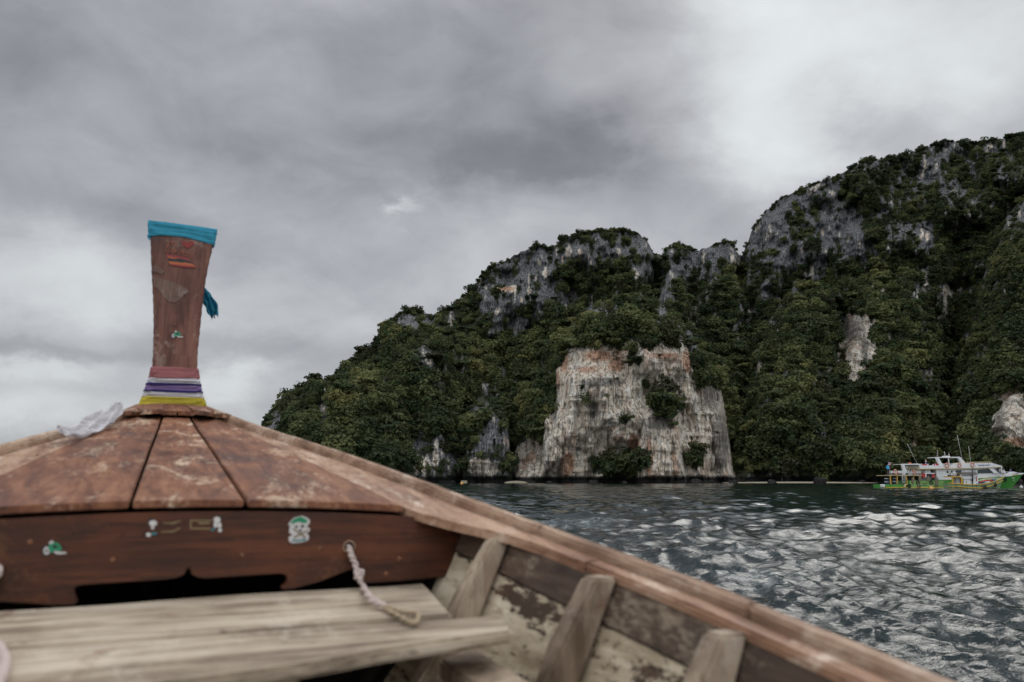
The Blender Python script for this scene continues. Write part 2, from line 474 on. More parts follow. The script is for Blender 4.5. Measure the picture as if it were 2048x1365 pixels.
def build_mountain():
    us = np.arange(446, 2596, 2.3)
    nv = 330
    top = np.interp(us, SKYLINE[:, 0], SKYLINE[:, 1])
    top = top + fbm(us / 9, us * 0, None, 3) * 3
    fr = np.linspace(0, 1, nv)[:, None]
    Vv = 972 + (top[None, :] - 972) * fr
    U = np.repeat(us[None, :], nv, 0)
    X, Y, Z, rock, pale = surf(U, Vv)
    # far side: over the crest and down to the sea
    bx, by, bz = [], [], []
    for k, (dy, s) in enumerate([(8, .99), (30, .94), (80, .78), (150, .5), (220, .2), (260, -.02)]):
        bx.append(X[-1] * (1 + dy / 900)); by.append(Y[-1] + dy); bz.append(np.maximum(Z[-1], 1) * s - (2 if s < 0 else 0))
    X = np.vstack([X, bx]); Y = np.vstack([Y, by]); Z = np.vstack([Z, bz])
    Z[0] = -3
    pad = np.zeros((6, len(us)))
    rock = np.vstack([rock, pad + .3]); pale = np.vstack([pale, pad])
    V = np.stack([X, Y, Z], -1).reshape(-1, 3)
    F = grid_faces(len(us), nv + 6)
    m_, nt = material('limestone_and_soil')
    pos = nt.n('ShaderNodeNewGeometry').outputs['Position']
    ra = nt.n('ShaderNodeAttribute', attribute_name='rock').outputs['Fac']
    pa = nt.n('ShaderNodeAttribute', attribute_name='pale').outputs['Fac']
    st = nt.noise(nt.mapping(pos, scale=(.55, .2, .035)), 1.0, 6, .62, .5)
    st2 = nt.noise(nt.mapping(pos, scale=(1.5, .4, .07), loc=(4, 2, 1)), 1.0, 5, .65, .3)
    pt = nt.noise(nt.mapping(pos, scale=(.11, .1, .07)), 1.0, 5, .6, .4)
    fine = nt.noise(nt.mapping(pos, scale=(1.4, 1.4, .6)), 1.0, 5, .7)
    grey = nt.ramp(st2, [(.36, (.028, .029, .031)), (.46, (.115, .118, .122)), (.58, (.26, .265, .27)), (.76, (.42, .42, .415))])
    palec = nt.ramp(st, [(.30, (.06, .05, .04)), (.36, (.44, .35, .26)), (.45, (.86, .74, .58)), (.62, (.95, .90, .80))])
    orange = nt.ramp(st2, [(.3, (.40, .19, .10)), (.55, (.70, .38, .23)), (.75, (.82, .58, .42))])
    of = nt.sstep(nt.noise(nt.mapping(pos, scale=(.075, .06, .04), loc=(11, 3, 2)), 1.0, 5, .65, .8), .53, .66)
    oa = nt.n('ShaderNodeAttribute', attribute_name='orange').outputs['Fac']
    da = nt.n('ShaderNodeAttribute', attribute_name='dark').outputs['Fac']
    of = nt.m('MAXIMUM', nt.m('MULTIPLY', of, .75), nt.sstep(nt.m('ADD', oa, nt.m('MULTIPLY', nt.m('SUBTRACT', st, .5), 1.4)), .35, .7))
    palec = nt.mix(nt.m('MULTIPLY', of, .85), palec, orange)
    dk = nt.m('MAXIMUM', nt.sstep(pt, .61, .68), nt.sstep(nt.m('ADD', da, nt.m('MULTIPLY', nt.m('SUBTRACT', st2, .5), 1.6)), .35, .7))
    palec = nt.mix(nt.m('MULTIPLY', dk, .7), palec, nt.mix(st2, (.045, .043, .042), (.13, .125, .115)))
    streak = nt.sstep(nt.noise(nt.mapping(pos, scale=(1.1, .3, .028), loc=(1, 8, 4)), 1.0, 5, .7), .56, .63)
    palec = nt.mix(nt.m('MULTIPLY', streak, .75), palec, (.05, .047, .045))
    col = nt.mix(pa, grey, palec)
    vo = nt.n('ShaderNodeTexVoronoi', {'Vector': nt.n('ShaderNodeVectorMath', {0: nt.mapping(pos, scale=(.28, .2, .11)), 1: nt.n('ShaderNodeTexNoise', {'Vector': pos, 'Scale': .35, 'Detail': 4.0}).outputs['Color']}, operation='ADD').outputs[0], 'Scale': 1.0}, feature='DISTANCE_TO_EDGE').outputs['Distance']
    crack = nt.sstep(vo, .055, .012)
    col = nt.mix(nt.m('MULTIPLY', crack, .55), col, (.018, .016, .014))
    col = nt.mix(nt.m('MULTIPLY', nt.m('SUBTRACT', fine, .5), .8, clamp=True), col, (.03, .03, .03))
    soil = nt.ramp(fine, [(.3, (.022, .028, .012)), (.7, (.060, .072, .030))])
    col = nt.mix(nt.sstep(nt.m('ADD', ra, nt.m('MULTIPLY', nt.m('SUBTRACT', fine, .5), .6)), .25, .55), soil, col)
    zz = nt.n('ShaderNodeSeparateXYZ', {0: pos}).outputs[2]
    tide = nt.sstep(nt.m('ADD', zz, nt.m('MULTIPLY', nt.m('SUBTRACT', fine, .5), 2.5)), 4.0, 2.2)
    col = nt.mix(tide, col, (.022, .02, .017))                 # weed and wet stain up to the tide line
    h = nt.m('SUBTRACT', nt.m('ADD', nt.m('MULTIPLY', st2, 1.0), nt.m('MULTIPLY', fine, .9)), nt.m('MULTIPLY', crack, .7))
    finish(nt, principled(nt, col, .9, h, 1.0, 1.8))
    o = mesh_np('limestone_hills', V, F, m_, attrs={'rock': rock, 'pale': pale, 'orange': np.vstack([ell(U, Vv, ORANGE), pad]), 'dark': np.vstack([ell(U, Vv, DARK), pad])})
    tag(o, kind='structure')
    return o


build_mountain()

# ---- foliage
def leaf_material(name, lo, mid, hi):
    m_, nt = material(name)
    rnd = nt.n('ShaderNodeObjectInfo').outputs['Random']
    pos = nt.n('ShaderNodeNewGeometry').outputs['Position']
    big = nt.noise(nt.mapping(pos, scale=(.018, .012, .022)), 1.0, 3, .6)
    sm = nt.noise(pos, .55, 3, .6)
    f = nt.m('ADD', nt.m('MULTIPLY', rnd, .72), nt.m('ADD', nt.m('MULTIPLY', nt.m('SUBTRACT', big, .5), 1.6), nt.m('MULTIPLY', nt.m('SUBTRACT', sm, .5), .45)))
    f = nt.m('ADD', f, nt.m('MULTIPLY', nt.n('ShaderNodeAttribute', attribute_name='tone', attribute_type='INSTANCER').outputs['Fac'], .42))
    f = nt.m('ADD', f, .11)
    col = nt.ramp(f, [(0, lo), (.5, mid), (.92, hi), (1.0, (hi[0] * 1.25, hi[1] * 1.1, hi[2] * 1.1))])
    bt = nt.sstep(nt.m('FRACT', nt.m('MULTIPLY', rnd, 37.3)), .86, .95)
    col = nt.mix(nt.m('MULTIPLY', bt, .6), col, (.062, .050, .026))
    a = nt.n('ShaderNodeBsdfDiffuse', {'Color': col, 'Roughness': .6}).outputs[0]
    b = nt.n('ShaderNodeBsdfTranslucent', {'Color': col}).outputs[0]
    g = nt.n('ShaderNodeBsdfGlossy', {'Color': (.5, .5, .5, 1), 'Roughness': .55}).outputs[0]
    mxs = nt.n('ShaderNodeMixShader', {0: .28, 1: a, 2: b}).outputs[0]
    finish(nt, nt.n('ShaderNodeMixShader', {0: .03, 1: mxs, 2: g}).outputs[0])
    return m_


LEAF = leaf_material('jungle_leaves', (.026, .044, .018), (.070, .094, .035), (.185, .20, .075))
BARK = None
m_, nt = material('grey_bark')
pos = nt.n('ShaderNodeTexCoord').outputs['Object']
finish(nt, principled(nt, nt.ramp(nt.noise(nt.mapping(pos, scale=(3, 3, .6)), 1.0, 4), [(.3, (.06, .05, .04)), (.7, (.20, .18, .155))]), .9))
BARK = m_


def crown_mesh(name, seed, lobes, n, size, flat=1.0, sparse=0.0, drape=0.0):
    """Leaf clusters spread over and through several lobes; unit crown radius."""
    rg = np.random.RandomState(seed)
    V, F = [], []
    L = []
    for k in range(lobes):
        a = rg.uniform(0, 2 * PI)
        rr = math.sqrt(rg.uniform(0, 1)) * .62
        L.append((rr * math.cos(a), rr * math.sin(a), rg.uniform(-.25, .45) * flat - drape * rg.uniform(0, 1), rg.uniform(.26, .50)))
    for i in range(n):
        lx, ly, lz, lr = L[rg.randint(len(L))]
        dv = rg.normal(size=3)
        dv /= np.linalg.norm(dv)
        if dv[2] < -.35 and rg.rand() < .7:
            dv[2] *= -1
        rad = lr * (rg.uniform(.80, 1.10) if rg.rand() < .85 - sparse else rg.uniform(.3, 1.25))
        c = np.array([lx + dv[0] * rad, ly + dv[1] * rad, lz + dv[2] * rad * .75 * flat - (drape * rg.uniform(0, .5))])
        nrm = dv * .7 + rg.normal(size=3) * .45 + np.array([0, 0, .45])
        nrm /= np.linalg.norm(nrm)
        t = np.cross(nrm, rg.normal(size=3))
        t /= np.linalg.norm(t) + 1e-9
        b = np.cross(nrm, t)
        s = size * rg.uniform(.55, 1.35)
        s2 = s * rg.uniform(.45, .9)
        i0 = len(V)
        bend = nrm * s * .25
        V += [c - t * s, c - b * s2 - bend * .3, c + t * s, c + b * s2 - bend]
        F.append((i0, i0 + 1, i0 + 2, i0 + 3))
    me = bpy.data.meshes.new(name)
    me.from_pydata([tuple(v) for v in V], [], F)
    me.materials.append(LEAF)
    return me


CROWNS = [crown_mesh('crown_round', 1, 9, 420, .13), crown_mesh('crown_lumpy', 2, 12, 460, .12), crown_mesh('crown_wide', 3, 10, 420, .13, .6),
          crown_mesh('crown_umbrella', 4, 8, 320, .13, .35), crown_mesh('crown_loose', 5, 8, 260, .12, 1.1, .35), crown_mesh('crown_tall', 6, 10, 420, .12, 1.5),
          crown_mesh('crown_vines', 8, 9, 420, .12, 1.0, .2, .9)]


def scatter(name, pts, scl, idx, rotz, tone):
    """One stuff object: crowns instanced on points by a small node group."""
    me = bpy.data.meshes.new(name)
    me.vertices.add(len(pts))
    me.vertices.foreach_set('co', np.asarray(pts, dtype=np.float32).ravel())
    for an, av, ty in (('scl', scl, 'FLOAT'), ('rotz', rotz, 'FLOAT'), ('tone', tone, 'FLOAT'), ('pick', idx, 'INT')):
        a = me.attributes.new(an, ty, 'POINT')
        a.data.foreach_set('value', np.asarray(av, dtype=np.float32 if ty == 'FLOAT' else np.int32))
    o = link(name, me)
    cc = bpy.data.collections.new('crown_sources')
    for i, c in enumerate(CROWNS):
        oo = bpy.data.objects.new('crown_%s' % 'abcdefgh'[i], c)
        cc.objects.link(oo)
    g = bpy.data.node_groups.new('crowns_on_points', 'GeometryNodeTree')
    g.interface.new_socket('Geometry', in_out='INPUT', socket_type='NodeSocketGeometry')
    g.interface.new_socket('Geometry', in_out='OUTPUT', socket_type='NodeSocketGeometry')
    t = NT(g)
    gi = t.n('NodeGroupInput')
    go = t.n('NodeGroupOutput')
    ci = t.n('GeometryNodeCollectionInfo', transform_space='ORIGINAL')
    ci.inputs['Collection'].default_value = cc
    ci.inputs['Separate Children'].default_value = True
    ci.inputs['Reset Children'].default_value = True
    na = lambda nm, ty: t.n('GeometryNodeInputNamedAttribute', {'Name': nm}, data_type=ty).outputs['Attribute']
    rot = t.n('ShaderNodeCombineXYZ', {2: na('rotz', 'FLOAT')})
    ip = t.n('GeometryNodeInstanceOnPoints', {'Points': gi.outputs[0], 'Instance': ci.outputs[0], 'Pick Instance': True})
    g.links.new(na('pick', 'INT'), ip.inputs['Instance Index'])
    g.links.new(rot.outputs[0], ip.inputs['Rotation'])
    g.links.new(na('scl', 'FLOAT'), ip.inputs['Scale'])
    g.links.new(ip.outputs[0], go.inputs[0])
    md = o.modifiers.new('scatter', 'NODES')
    md.node_group = g
    return o


def build_forest():
    rg = np.random.RandomState(3)
    n = 60000
    U = rg.uniform(450, 2300, n)
    top = np.interp(U, SKYLINE[:, 0], SKYLINE[:, 1])
    Vv = top + (962 - top) * rg.uniform(0, 1, n)
    # uniform over the picture area: accept by column height
    keep = rg.uniform(0, 1, n) < (962 - top) / 700
    U, Vv = U[keep], Vv[keep]
    X, Y, Z, rock, pale = surf(U, Vv)
    dens = (1 - rock) ** 1.5
    dens = np.where(rock > .55, .035, dens)
    dens = np.where(pale > .5, .006, dens)
    keep = (rg.uniform(0, 1, len(U)) < dens * (.62 + .3 * (Vv < 600))) & (Z > 5.5)
    U, Vv, X, Y, Z, rock = [a[keep] for a in (U, Vv, X, Y, Z, rock)]
    s = np.exp(rg.normal(math.log(3.3), .55, len(U)))
    s = np.clip(s, 1.3, 9) * (1 - .45 * np.clip(rock * 1.4, 0, 1))
    high = sst(Z, 90, 190)
    s = s * (1 - .38 * high)
    Z = Z + s * rg.uniform(0, .55, len(s))
    Y = Y - s * rg.uniform(-.1, .9, len(s))
    P = [np.stack([X, Y, Z], -1)]
    S = [s]
    # crest: small trees breaking the skyline
    us = np.concatenate([rg.uniform(500, 2250, 900)])
    tp = np.interp(us, SKYLINE[:, 0], SKYLINE[:, 1]) + 2
    X, Y, Z, rock, pale = surf(us, tp)
    cl = fbm(us / 22, us * 0, None, 3)
    k = cl > -.25
    ss = rg.uniform(1.0, 2.9, len(us)) * (1 + .5 * cl)
    P.append(np.stack([X, Y, Z + ss * .35], -1)[k]); S.append(ss[k])
    P = np.concatenate(P); S = np.concatenate(S)
    idx = rg.choice(7, len(S), p=[.2, .2, .17, .12, .12, .12, .07])
    # kinds of vegetation: light bamboo-like scrub on the sunny shoulders, darker evergreens elsewhere
    rr_ = P[:, 1] / (math.cos(PITCH))
    zc_ = P[:, 1] * math.cos(PITCH) + (P[:, 2] - EYE) * math.sin(PITCH)
    pu = 1024 + FPX * P[:, 0] / zc_
    pv = 682.5 - FPX * (-P[:, 1] * math.sin(PITCH) + (P[:, 2] - EYE) * math.cos(PITCH)) / zc_
    tone = ell(pu, pv, [(1150, 665, 50, 34, 1), (1060, 790, 26, 70, .7), (1240, 640, 90, 20, .6), (1560, 560, 90, 30, .6), (1760, 560, 70, 30, .5), (1970, 700, 40, 60, .5), (790, 760, 60, 40, .4), (1345, 800, 20, 16, .6), (1990, 560, 40, 60, .35)]) + .30 * fbm(pu / 40, pv / 40, None, 3)
    o = scatter('forest', P, S, idx, rg.uniform(0, 6.28, len(S)), tone)
    tag(o, kind='stuff')
    o['label'] = 'dense dark green jungle covering the limestone hills'
    print('forest crowns', len(S))


build_forest()

# ================================================================== LONGTAIL BOAT (boat frame: x = right of centreline, y = forward, z above water)
BTH = R(24.1)
BOFF = (.083 * math.cos(BTH), .083 * math.sin(BTH))


def bray(px, py):
    r = ray(px, py)
    c, s = math.cos(BTH), math.sin(BTH)
    return (r[0] * c + r[1] * s, -r[0] * s + r[1] * c, r[2])


def atF(px, py, F):
    r = bray(px, py); t = F / r[1]
    return Vector((r[0] * t - .083, F, r[2] * t + EYE))


def atZ(px, py, Z):
    r = bray(px, py); t = (Z - EYE) / r[2]
    return Vector((r[0] * t - .083, r[1] * t, Z))


boat = empty('longtail_boat', (BOFF[0], BOFF[1], 0), BTH)
tag(boat, 'weathered reddish brown wooden longtail boat in the foreground with its tall prow', 'boat')


# ---- wood materials
def wood(name, c_dark, c_mid, c_light, wear=None, wear_amt=.5, grain=(14, 1.2, 14), rough=.55, axis='y', stains=None, wscale=2.2):
    m_, nt = material(name)
    oc = nt.n('ShaderNodeTexCoord').outputs['Object']
    g1 = nt.noise(nt.mapping(oc, scale=grain), 1.6, 7, .62, .7)
    g2 = nt.noise(nt.mapping(oc, scale=tuple(v * 4 for v in grain)), 1.5, 5, .7, .3)
    bl = nt.noise(oc, 3.1, 5, .6, .3)
    f = nt.m('ADD', nt.m('MULTIPLY', g1, .55), nt.m('MULTIPLY', bl, .45))
    col = nt.ramp(f, [(.38, c_dark), (.5, c_mid), (.62, c_light)])
    col = nt.mix(nt.m('MULTIPLY', nt.sstep(g2, .50, .66), .62), col, c_dark)
    if wear:
        lo_, hi_ = (.525, .575) if wear_amt >= 1 else (.52, .68)
        w = nt.noise(nt.mapping(oc, scale=(wscale, wscale * (.18 if wear_amt >= 1 else .45), wscale), loc=(3, 1, 2)), 1.6, 8, .72, .5)
        w2 = nt.noise(nt.mapping(oc, scale=(70, 22, 70)), 1.0, 5, .75)
        w = nt.m('ADD', w, nt.m('MULTIPLY', nt.m('SUBTRACT', w2, .5), .42))
        col = nt.mix(nt.m('MULTIPLY', nt.sstep(w, lo_, hi_), wear_amt), col, wear)
    if stains:
        s_ = nt.noise(nt.mapping(oc, scale=(5, 2.2, 5), loc=(9, 4, 1)), 1.3, 6, .65, .6)
        col = nt.mix(nt.m('MULTIPLY', nt.sstep(s_, .58, .72), .8), col, stains)
    sp_ = nt.noise(nt.mapping(oc, loc=(4, 4, 4)), 26, 2, .5)
    col = nt.mix(nt.m('MULTIPLY', nt.sstep(sp_, .70, .76), .6), col, tuple(v * .45 for v in c_dark))
    h = nt.m('ADD', nt.m('MULTIPLY', g1, .5), nt.m('MULTIPLY', g2, .35))
    rr = nt.n('ShaderNodeMapRange', {'Value': bl, 'From Min': .3, 'From Max': .7, 'To Min': rough - .14, 'To Max': rough + .16}).outputs[0]
    finish(nt, principled(nt, col, rr, h, .5, .004, **{'Specular IOR Level': .4}))
    return m_


DECK = wood('worn_varnished_deck', (.065, .019, .007), (.18, .064, .027), (.29, .13, .064), wear=(.60, .44, .30), wear_amt=.75, wscale=3.2)
DECK2 = wood('worn_varnished_plank', (.075, .023, .009), (.20, .076, .034), (.33, .155, .08), wear=(.66, .50, .35), wear_amt=.85, wscale=5)
CAPM = wood('faded_pink_cap_wood', (.15, .068, .036), (.32, .175, .105), (.46, .30, .20), wear=(.66, .53, .41), wear_amt=.85, wscale=5)
RAILM = wood('bleached_rail_wood', (.15, .082, .05), (.32, .20, .13), (.47, .335, .235), wear=(.62, .50, .39), wear_amt=.7, wscale=5)
FASC = wood('dark_red_panel_wood', (.014, .0045, .002), (.055, .015, .005), (.115, .033, .010), wear=(.20, .08, .026), wear_amt=.35, grain=(1.2, 10, 14), rough=.42)
POSTM = wood('prow_post_wood', (.060, .020, .013), (.155, .060, .040), (.25, .115, .08), wear=(.40, .29, .23), wear_amt=.55, grain=(10, 10, 1.0), wscale=3.4, rough=.6)
BENCH = wood('grey_weathered_bench', (.13, .09, .058), (.40, .325, .235), (.58, .495, .38), wear=(.68, .60, .48), wear_amt=.4, grain=(.9, 11, 11), rough=.75, stains=(.20, .11, .07))
RIBM = wood('grey_rib_wood', (.13, .088, .055), (.33, .25, .175), (.50, .405, .30), wear=(.50, .44, .37), wear_amt=.4, grain=(9, 9, 1.2), rough=.75, stains=(.17, .075, .045))
INNER = wood('flaking_cream_paint', (.24, .18, .11), (.52, .43, .30), (.70, .61, .46), wear=(.060, .036, .022), wear_amt=1.0, grain=(8, 1.0, 8), rough=.7, stains=(.12, .055, .03), wscale=4.6)
INNERD = wood('dark_upper_strake', (.025, .015, .010), (.070, .043, .028), (.14, .095, .062), wear=(.34, .27, .19), wear_amt=.75, grain=(8, 1.0, 8), rough=.7)
HOLD_SHADE = wood('shade_dark_hold_wood', (.006, .004, .003), (.012, .008, .006), (.022, .015, .010), rough=.8)  # near-black wood: the shade under the foredeck put into its colour
HULLM = wood('outer_hull_wood', (.05, .02, .012), (.12, .05, .03), (.2, .1, .07))


def slab(name, mat, top, thick, parent, nsub=1, bevel=.003, down=(0, 0, -1), smooth=False):
    """A board: a grid of top points [rows][cols] given thickness along `down`."""
    bm = bmesh.new()
    dv = Vector(down)
    rows = [[bm.verts.new(p) for p in r] for r in top]
    low = [[bm.verts.new(Vector(p) + dv * thick) for p in r] for r in top]
    nr, nc = len(rows), len(rows[0])
    for i in range(nr - 1):
        for j in range(nc - 1):
            bm.faces.new((rows[i][j], rows[i][j + 1], rows[i + 1][j + 1], rows[i + 1][j]))
            bm.faces.new((low[i][j], low[i + 1][j], low[i + 1][j + 1], low[i][j + 1]))
    edge = [(rows[0][j], low[0][j]) for j in range(nc)] + [(rows[i][nc - 1], low[i][nc - 1]) for i in range(1, nr)] + \
           [(rows[nr - 1][j], low[nr - 1][j]) for j in range(nc - 2, -1, -1)] + [(rows[i][0], low[i][0]) for i in range(nr - 2, 0, -1)]
    for k in range(len(edge)):
        a, b = edge[k], edge[(k + 1) % len(edge)]
        bm.faces.new((a[0], b[0], b[1], a[1]))
    if bevel:
        bmesh.ops.recalc_face_normals(bm, faces=bm.faces)
        es = [e for e in bm.edges if len(e.link_faces) == 2 and e.calc_face_angle(0) > .8]
        bmesh.ops.bevel(bm, geom=es, offset=bevel, segments=2, affect='EDGES', clamp_overlap=True)
    o = from_bm(name, bm, mat, parent, smooth=False)
    return o


def extrude_outline(name, pts, dv, mat, parent, bevel=0.0):
    """A flat outline (list of 3D points) given depth along dv."""
    bm = bmesh.new()
    vs = [bm.verts.new(p) for p in pts]
    f = bm.faces.new(vs)
    ret = bmesh.ops.extrude_face_region(bm, geom=[f])
    for v in [g for g in ret['geom'] if isinstance(g, bmesh.types.BMVert)]:
        v.co += Vector(dv)
    if bevel:
        bmesh.ops.recalc_face_normals(bm, faces=bm.faces)
        es = [e for e in bm.edges if e.calc_face_angle(0) > 1.2]
        bmesh.ops.bevel(bm, geom=es, offset=bevel, segments=2, affect='EDGES', clamp_overlap=True)
    o = from_bm(name, bm, mat, parent)
    return o


def tube(bm, pts, rad, n=8, mat_index=0, closed=False):
    pts = [Vector(p) for p in pts]
    rings = []
    up = Vector((.13, .27, .95)).normalized()
    N = len(pts)
    for i, p in enumerate(pts):
        a = pts[i - 1] if i > 0 else (pts[-1] if closed else pts[0])
        b = pts[i + 1] if i < N - 1 else (pts[0] if closed else pts[-1])
        t = (b - a)
        t = t.normalized() if t.length > 1e-9 else Vector((0, 0, 1))
        s = t.cross(up)
        if s.length < .05:
            s = t.cross(Vector((1, 0, 0)))
        s.normalize()
        w = s.cross(t)
        r = rad[i] if hasattr(rad, '__len__') else rad
        rings.append([bm.verts.new(p + (s * math.cos(q) + w * math.sin(q)) * r) for q in [2 * PI * k / n for k in range(n)]])
    for i in range(N if closed else N - 1):
        A, B_ = rings[i], rings[(i + 1) % N]
        for k in range(n):
            f = bm.faces.new((A[k], A[(k + 1) % n], B_[(k + 1) % n], B_[k]))
            f.smooth = True
            f.material_index = mat_index
    if not closed:
        for rg_, rev in ((rings[0], False), (rings[-1], True)):
            try:
                f = bm.faces.new(rg_ if rev else rg_[::-1])
                f.material_index = mat_index
            except ValueError:
                pass


def box(bm, c, s, rot=None, mat_index=0):
    M = Matrix.Translation(Vector(c)) @ (rot.to_4x4() if rot else Matrix.Identity(4)) @ Matrix.Diagonal((*s, 1))
    r = bmesh.ops.create_cube(bm, size=1.0, matrix=M)
    for f in {f for v in r['verts'] for f in v.link_faces}:
        f.material_index = mat_index
    return r['verts']


# ---- lines of the hull
FS = [-3.2, -2.0, -1.0, 0.0, .4, .8, 1.2, 1.6, 2.0, 2.4, 2.8, 3.2, 3.5, 3.8, 4.05, 4.3]
WS = [.914, .954, .964, .944, .919, .884, .839, .789, .729, .644, .524, .394, .294, .192, .112, .03]
ZS = [-.50, -.47, -.43, -.365, -.315, -.253, -.184, -.125, -.061, .012, .094, .172, .232, .30, .36, .41]


def spl(x, xs, ys):
    # smooth (Catmull-Rom) interpolation
    xs_, ys_ = xs, ys
    i = max(0, min(len(xs_) - 2, int(np.searchsorted(xs_, x)) - 1))
    x0, x1 = xs_[i], xs_[i + 1]
    y0, y1 = ys_[i], ys_[i + 1]
    m0 = (ys_[i + 1] - ys_[i - 1]) / (xs_[i + 1] - xs_[i - 1]) if i > 0 else (y1 - y0) / (x1 - x0)
    m1 = (ys_[i + 2] - ys_[i]) / (xs_[i + 2] - xs_[i]) if i < len(xs_) - 2 else (y1 - y0) / (x1 - x0)
    h = x1 - x0
    t = (x - x0) / h
    return (2 * t ** 3 - 3 * t * t + 1) * y0 + (t ** 3 - 2 * t * t + t) * h * m0 + (-2 * t ** 3 + 3 * t * t) * y1 + (t ** 3 - t * t) * h * m1


def Wf(F): return spl(F, FS, WS)
def Zf(F): return EYE + spl(F, FS, ZS)


CAP_W = .034                                                # width of the cap board aft of the deck


def inner_L(F):
    """Inner edge of the cap board: the deck's outer seam, swinging out to the cap width aft of it."""
    w = Wf(F)
    seam = max(.15, .511 - (F - 2.0) * .185)
    seam = min(seam, w - .028)
    aft = w - .034 - CAP_W
    if F >= 2.03: return seam
    if F <= 1.62: return aft
    t = (2.03 - F) / .41
    t = t * t * (3 - 2 * t)
    return seam * (1 - t) + aft * t


def deckZ(L, F):
    """Crowned foredeck surface."""
    w = Wf(F)
    c = .040 * (1 - (L / max(w, .05)) ** 2)
    return Zf(F) - .025 + c * max(0.0, min(1.0, (3.9 - F) / 1.6))


def railing(side):
    fs = [f for f in np.linspace(-3.0, 4.0, 60)]
    rg = np.random.RandomState(4 + side)
    # outer raised strip, in two lengths joined near F = 1.2 like the cap
    for (a, b) in ((-3.0, 1.08), (1.084, 2.75), (2.754, 3.78)):
        f2 = np.linspace(a, b, max(6, int((b - a) / .06)))
        top = [[Vector((side * (Wf(F) - .030), F, Zf(F) - .001 + .0012 * math.sin(F * 31))), Vector((side * (Wf(F) - .015 + .0), F, Zf(F) + .006 + .0012 * math.sin(F * 23))), Vector((side * (Wf(F) + .004 + .0015 * math.sin(F * 17)), F, Zf(F)))] for F in f2]
        slab('rail_strip', RAILM, top, .045, boat, bevel=.004)
    for (a, b) in ((-3.0, 1.47), (1.474, 3.86)):
        f2 = np.linspace(a, b, max(6, int((b - a) / .05)))
        top = []
        for F in f2:
            li, lo = inner_L(F), Wf(F) - .034
            row = []
            for k in range(5):
                L = li + (lo - li) * k / 4
                z = deckZ(L, F) if F > 2.1 else Zf(F) - .016 - .005 * (1 - k / 4)
                if F > 1.7 and F <= 2.1:
                    q = (2.1 - F) / .4
                    z = deckZ(L, F) * (1 - q) + (Zf(F) - .018) * q
                row.append(Vector((side * L, F, z - .001)))
            top.append(row)
        slab('cap_board', CAPM, top, .022, boat, bevel=.005)


railing(1)
railing(-1)

# ---- foredeck planks: centre plank and one broad plank either side (open seams between them)


def deck_plank(l0a, l0b, l1a, l1b, mat, n=5, rear=2.0):
    top = []
    for F in np.linspace(rear, 3.80, 22):
        t = (F - 2.0) / 1.72
        a, b = l0a + (l1a - l0a) * t, l0b + (l1b - l0b) * t
        top.append([Vector((a + (b - a) * k / n, F + (-.006 if F == rear else 0), deckZ(a + (b - a) * k / n, F))) for k in range(n + 1)])
    return slab('deck_plank', mat, top, .017, boat, bevel=.003)


deck_plank(-.115, .121, -.053, .056, DECK2)
deck_plank(.129, .508, .065, .192, DECK)
deck_plank(-.508, -.123, -.192, -.062, DECK)

# deck beam caught in the dark under the seams
slab('deck_beam', HOLD_SHADE, [[Vector((L, F, deckZ(L, F) - .05)) for L in np.linspace(-.5, .5, 9)] for F in (2.5, 2.56)], .05, boat, bevel=0)
slab('deck_beam', HOLD_SHADE, [[Vector((L, F, deckZ(L, F) - .05)) for L in np.linspace(-.25, .25, 9)] for F in (3.3, 3.36)], .05, boat, bevel=0)

# ---- carved panel under the deck edge
FP = 1.965
fas_px = [(-260, 1245), (-200, 1215), (-120, 1190), (-60, 1195), (0, 1205), (60, 1208), (110, 1212), (148, 1211), (156, 1203), (150, 1190), (148, 1180), (153, 1174), (164, 1171), (250, 1165), (330, 1160), (352, 1157),
          (367, 1151), (375, 1137), (379, 1136), (384, 1150), (396, 1156), (412, 1158), (480, 1153), (560, 1148), (570, 1150), (575, 1157), (571, 1167), (563, 1173), (561, 1178), (568, 1181), (590, 1178), (640, 1164), (685, 1146), (706, 1139),
          (713, 1150), (716, 1169), (760, 1166), (838, 1160)]
pts = [atF(x, y, FP) for x, y in fas_px]
tops = []
for L in np.linspace(pts[-1].x + .10, pts[0].x, 30):
    tops.append(Vector((L, FP, deckZ(L, FP) - .019)))
pts.append(Vector((.62, FP, pts[-1].z + .004)))
tops = [Vector((L, FP, deckZ(L, FP) - .019)) for L in np.linspace(.665, pts[0].x, 30)]
extrude_outline('carved_panel', pts + tops, (0, .026, 0), FASC, boat, bevel=.0025)

# rope hole collars, nail heads
bm = bmesh.new()
hole = atF(698, 1094, FP - .001)
m_, nt = material('black_void')
finish(nt, principled(nt, (.004, .003, .003), 1.0))
VOID = m_
bmesh.ops.create_circle(bm, cap_ends=True, radius=.012, segments=16, matrix=Matrix.Translation(hole) @ Matrix.Rotation(PI / 2, 4, 'X'))
from_bm('rope_hole', bm, VOID, boat)
bm = bmesh.new()
tube(bm, [hole + Vector((.0135 * math.cos(a), -.001, .0135 * math.sin(a))) for a in np.linspace(0, 2 * PI, 17)[:-1]], .0022, 6, closed=True)
from_bm('hole_rim', bm, RAILM, boat)
m_, nt = material('rusty_iron')
oc = nt.n('ShaderNodeTexCoord').outputs['Object']
finish(nt, principled(nt, nt.ramp(nt.noise(oc, 90, 4), [(.35, (.05, .025, .015)), (.65, (.26, .11, .05))]), .8, nt.noise(oc, 200, 3), .5, .002))
RUST = m_
slab('collar_gap_board', HOLD_SHADE, [[Vector((L, 3.80, EYE + .302)) for L in (-.19, .0, .19)], [Vector((L, 3.83, EYE + .302)) for L in (-.19, .0, .19)]], .12, boat, bevel=0)  # dark board added to block the sky showing under the collar
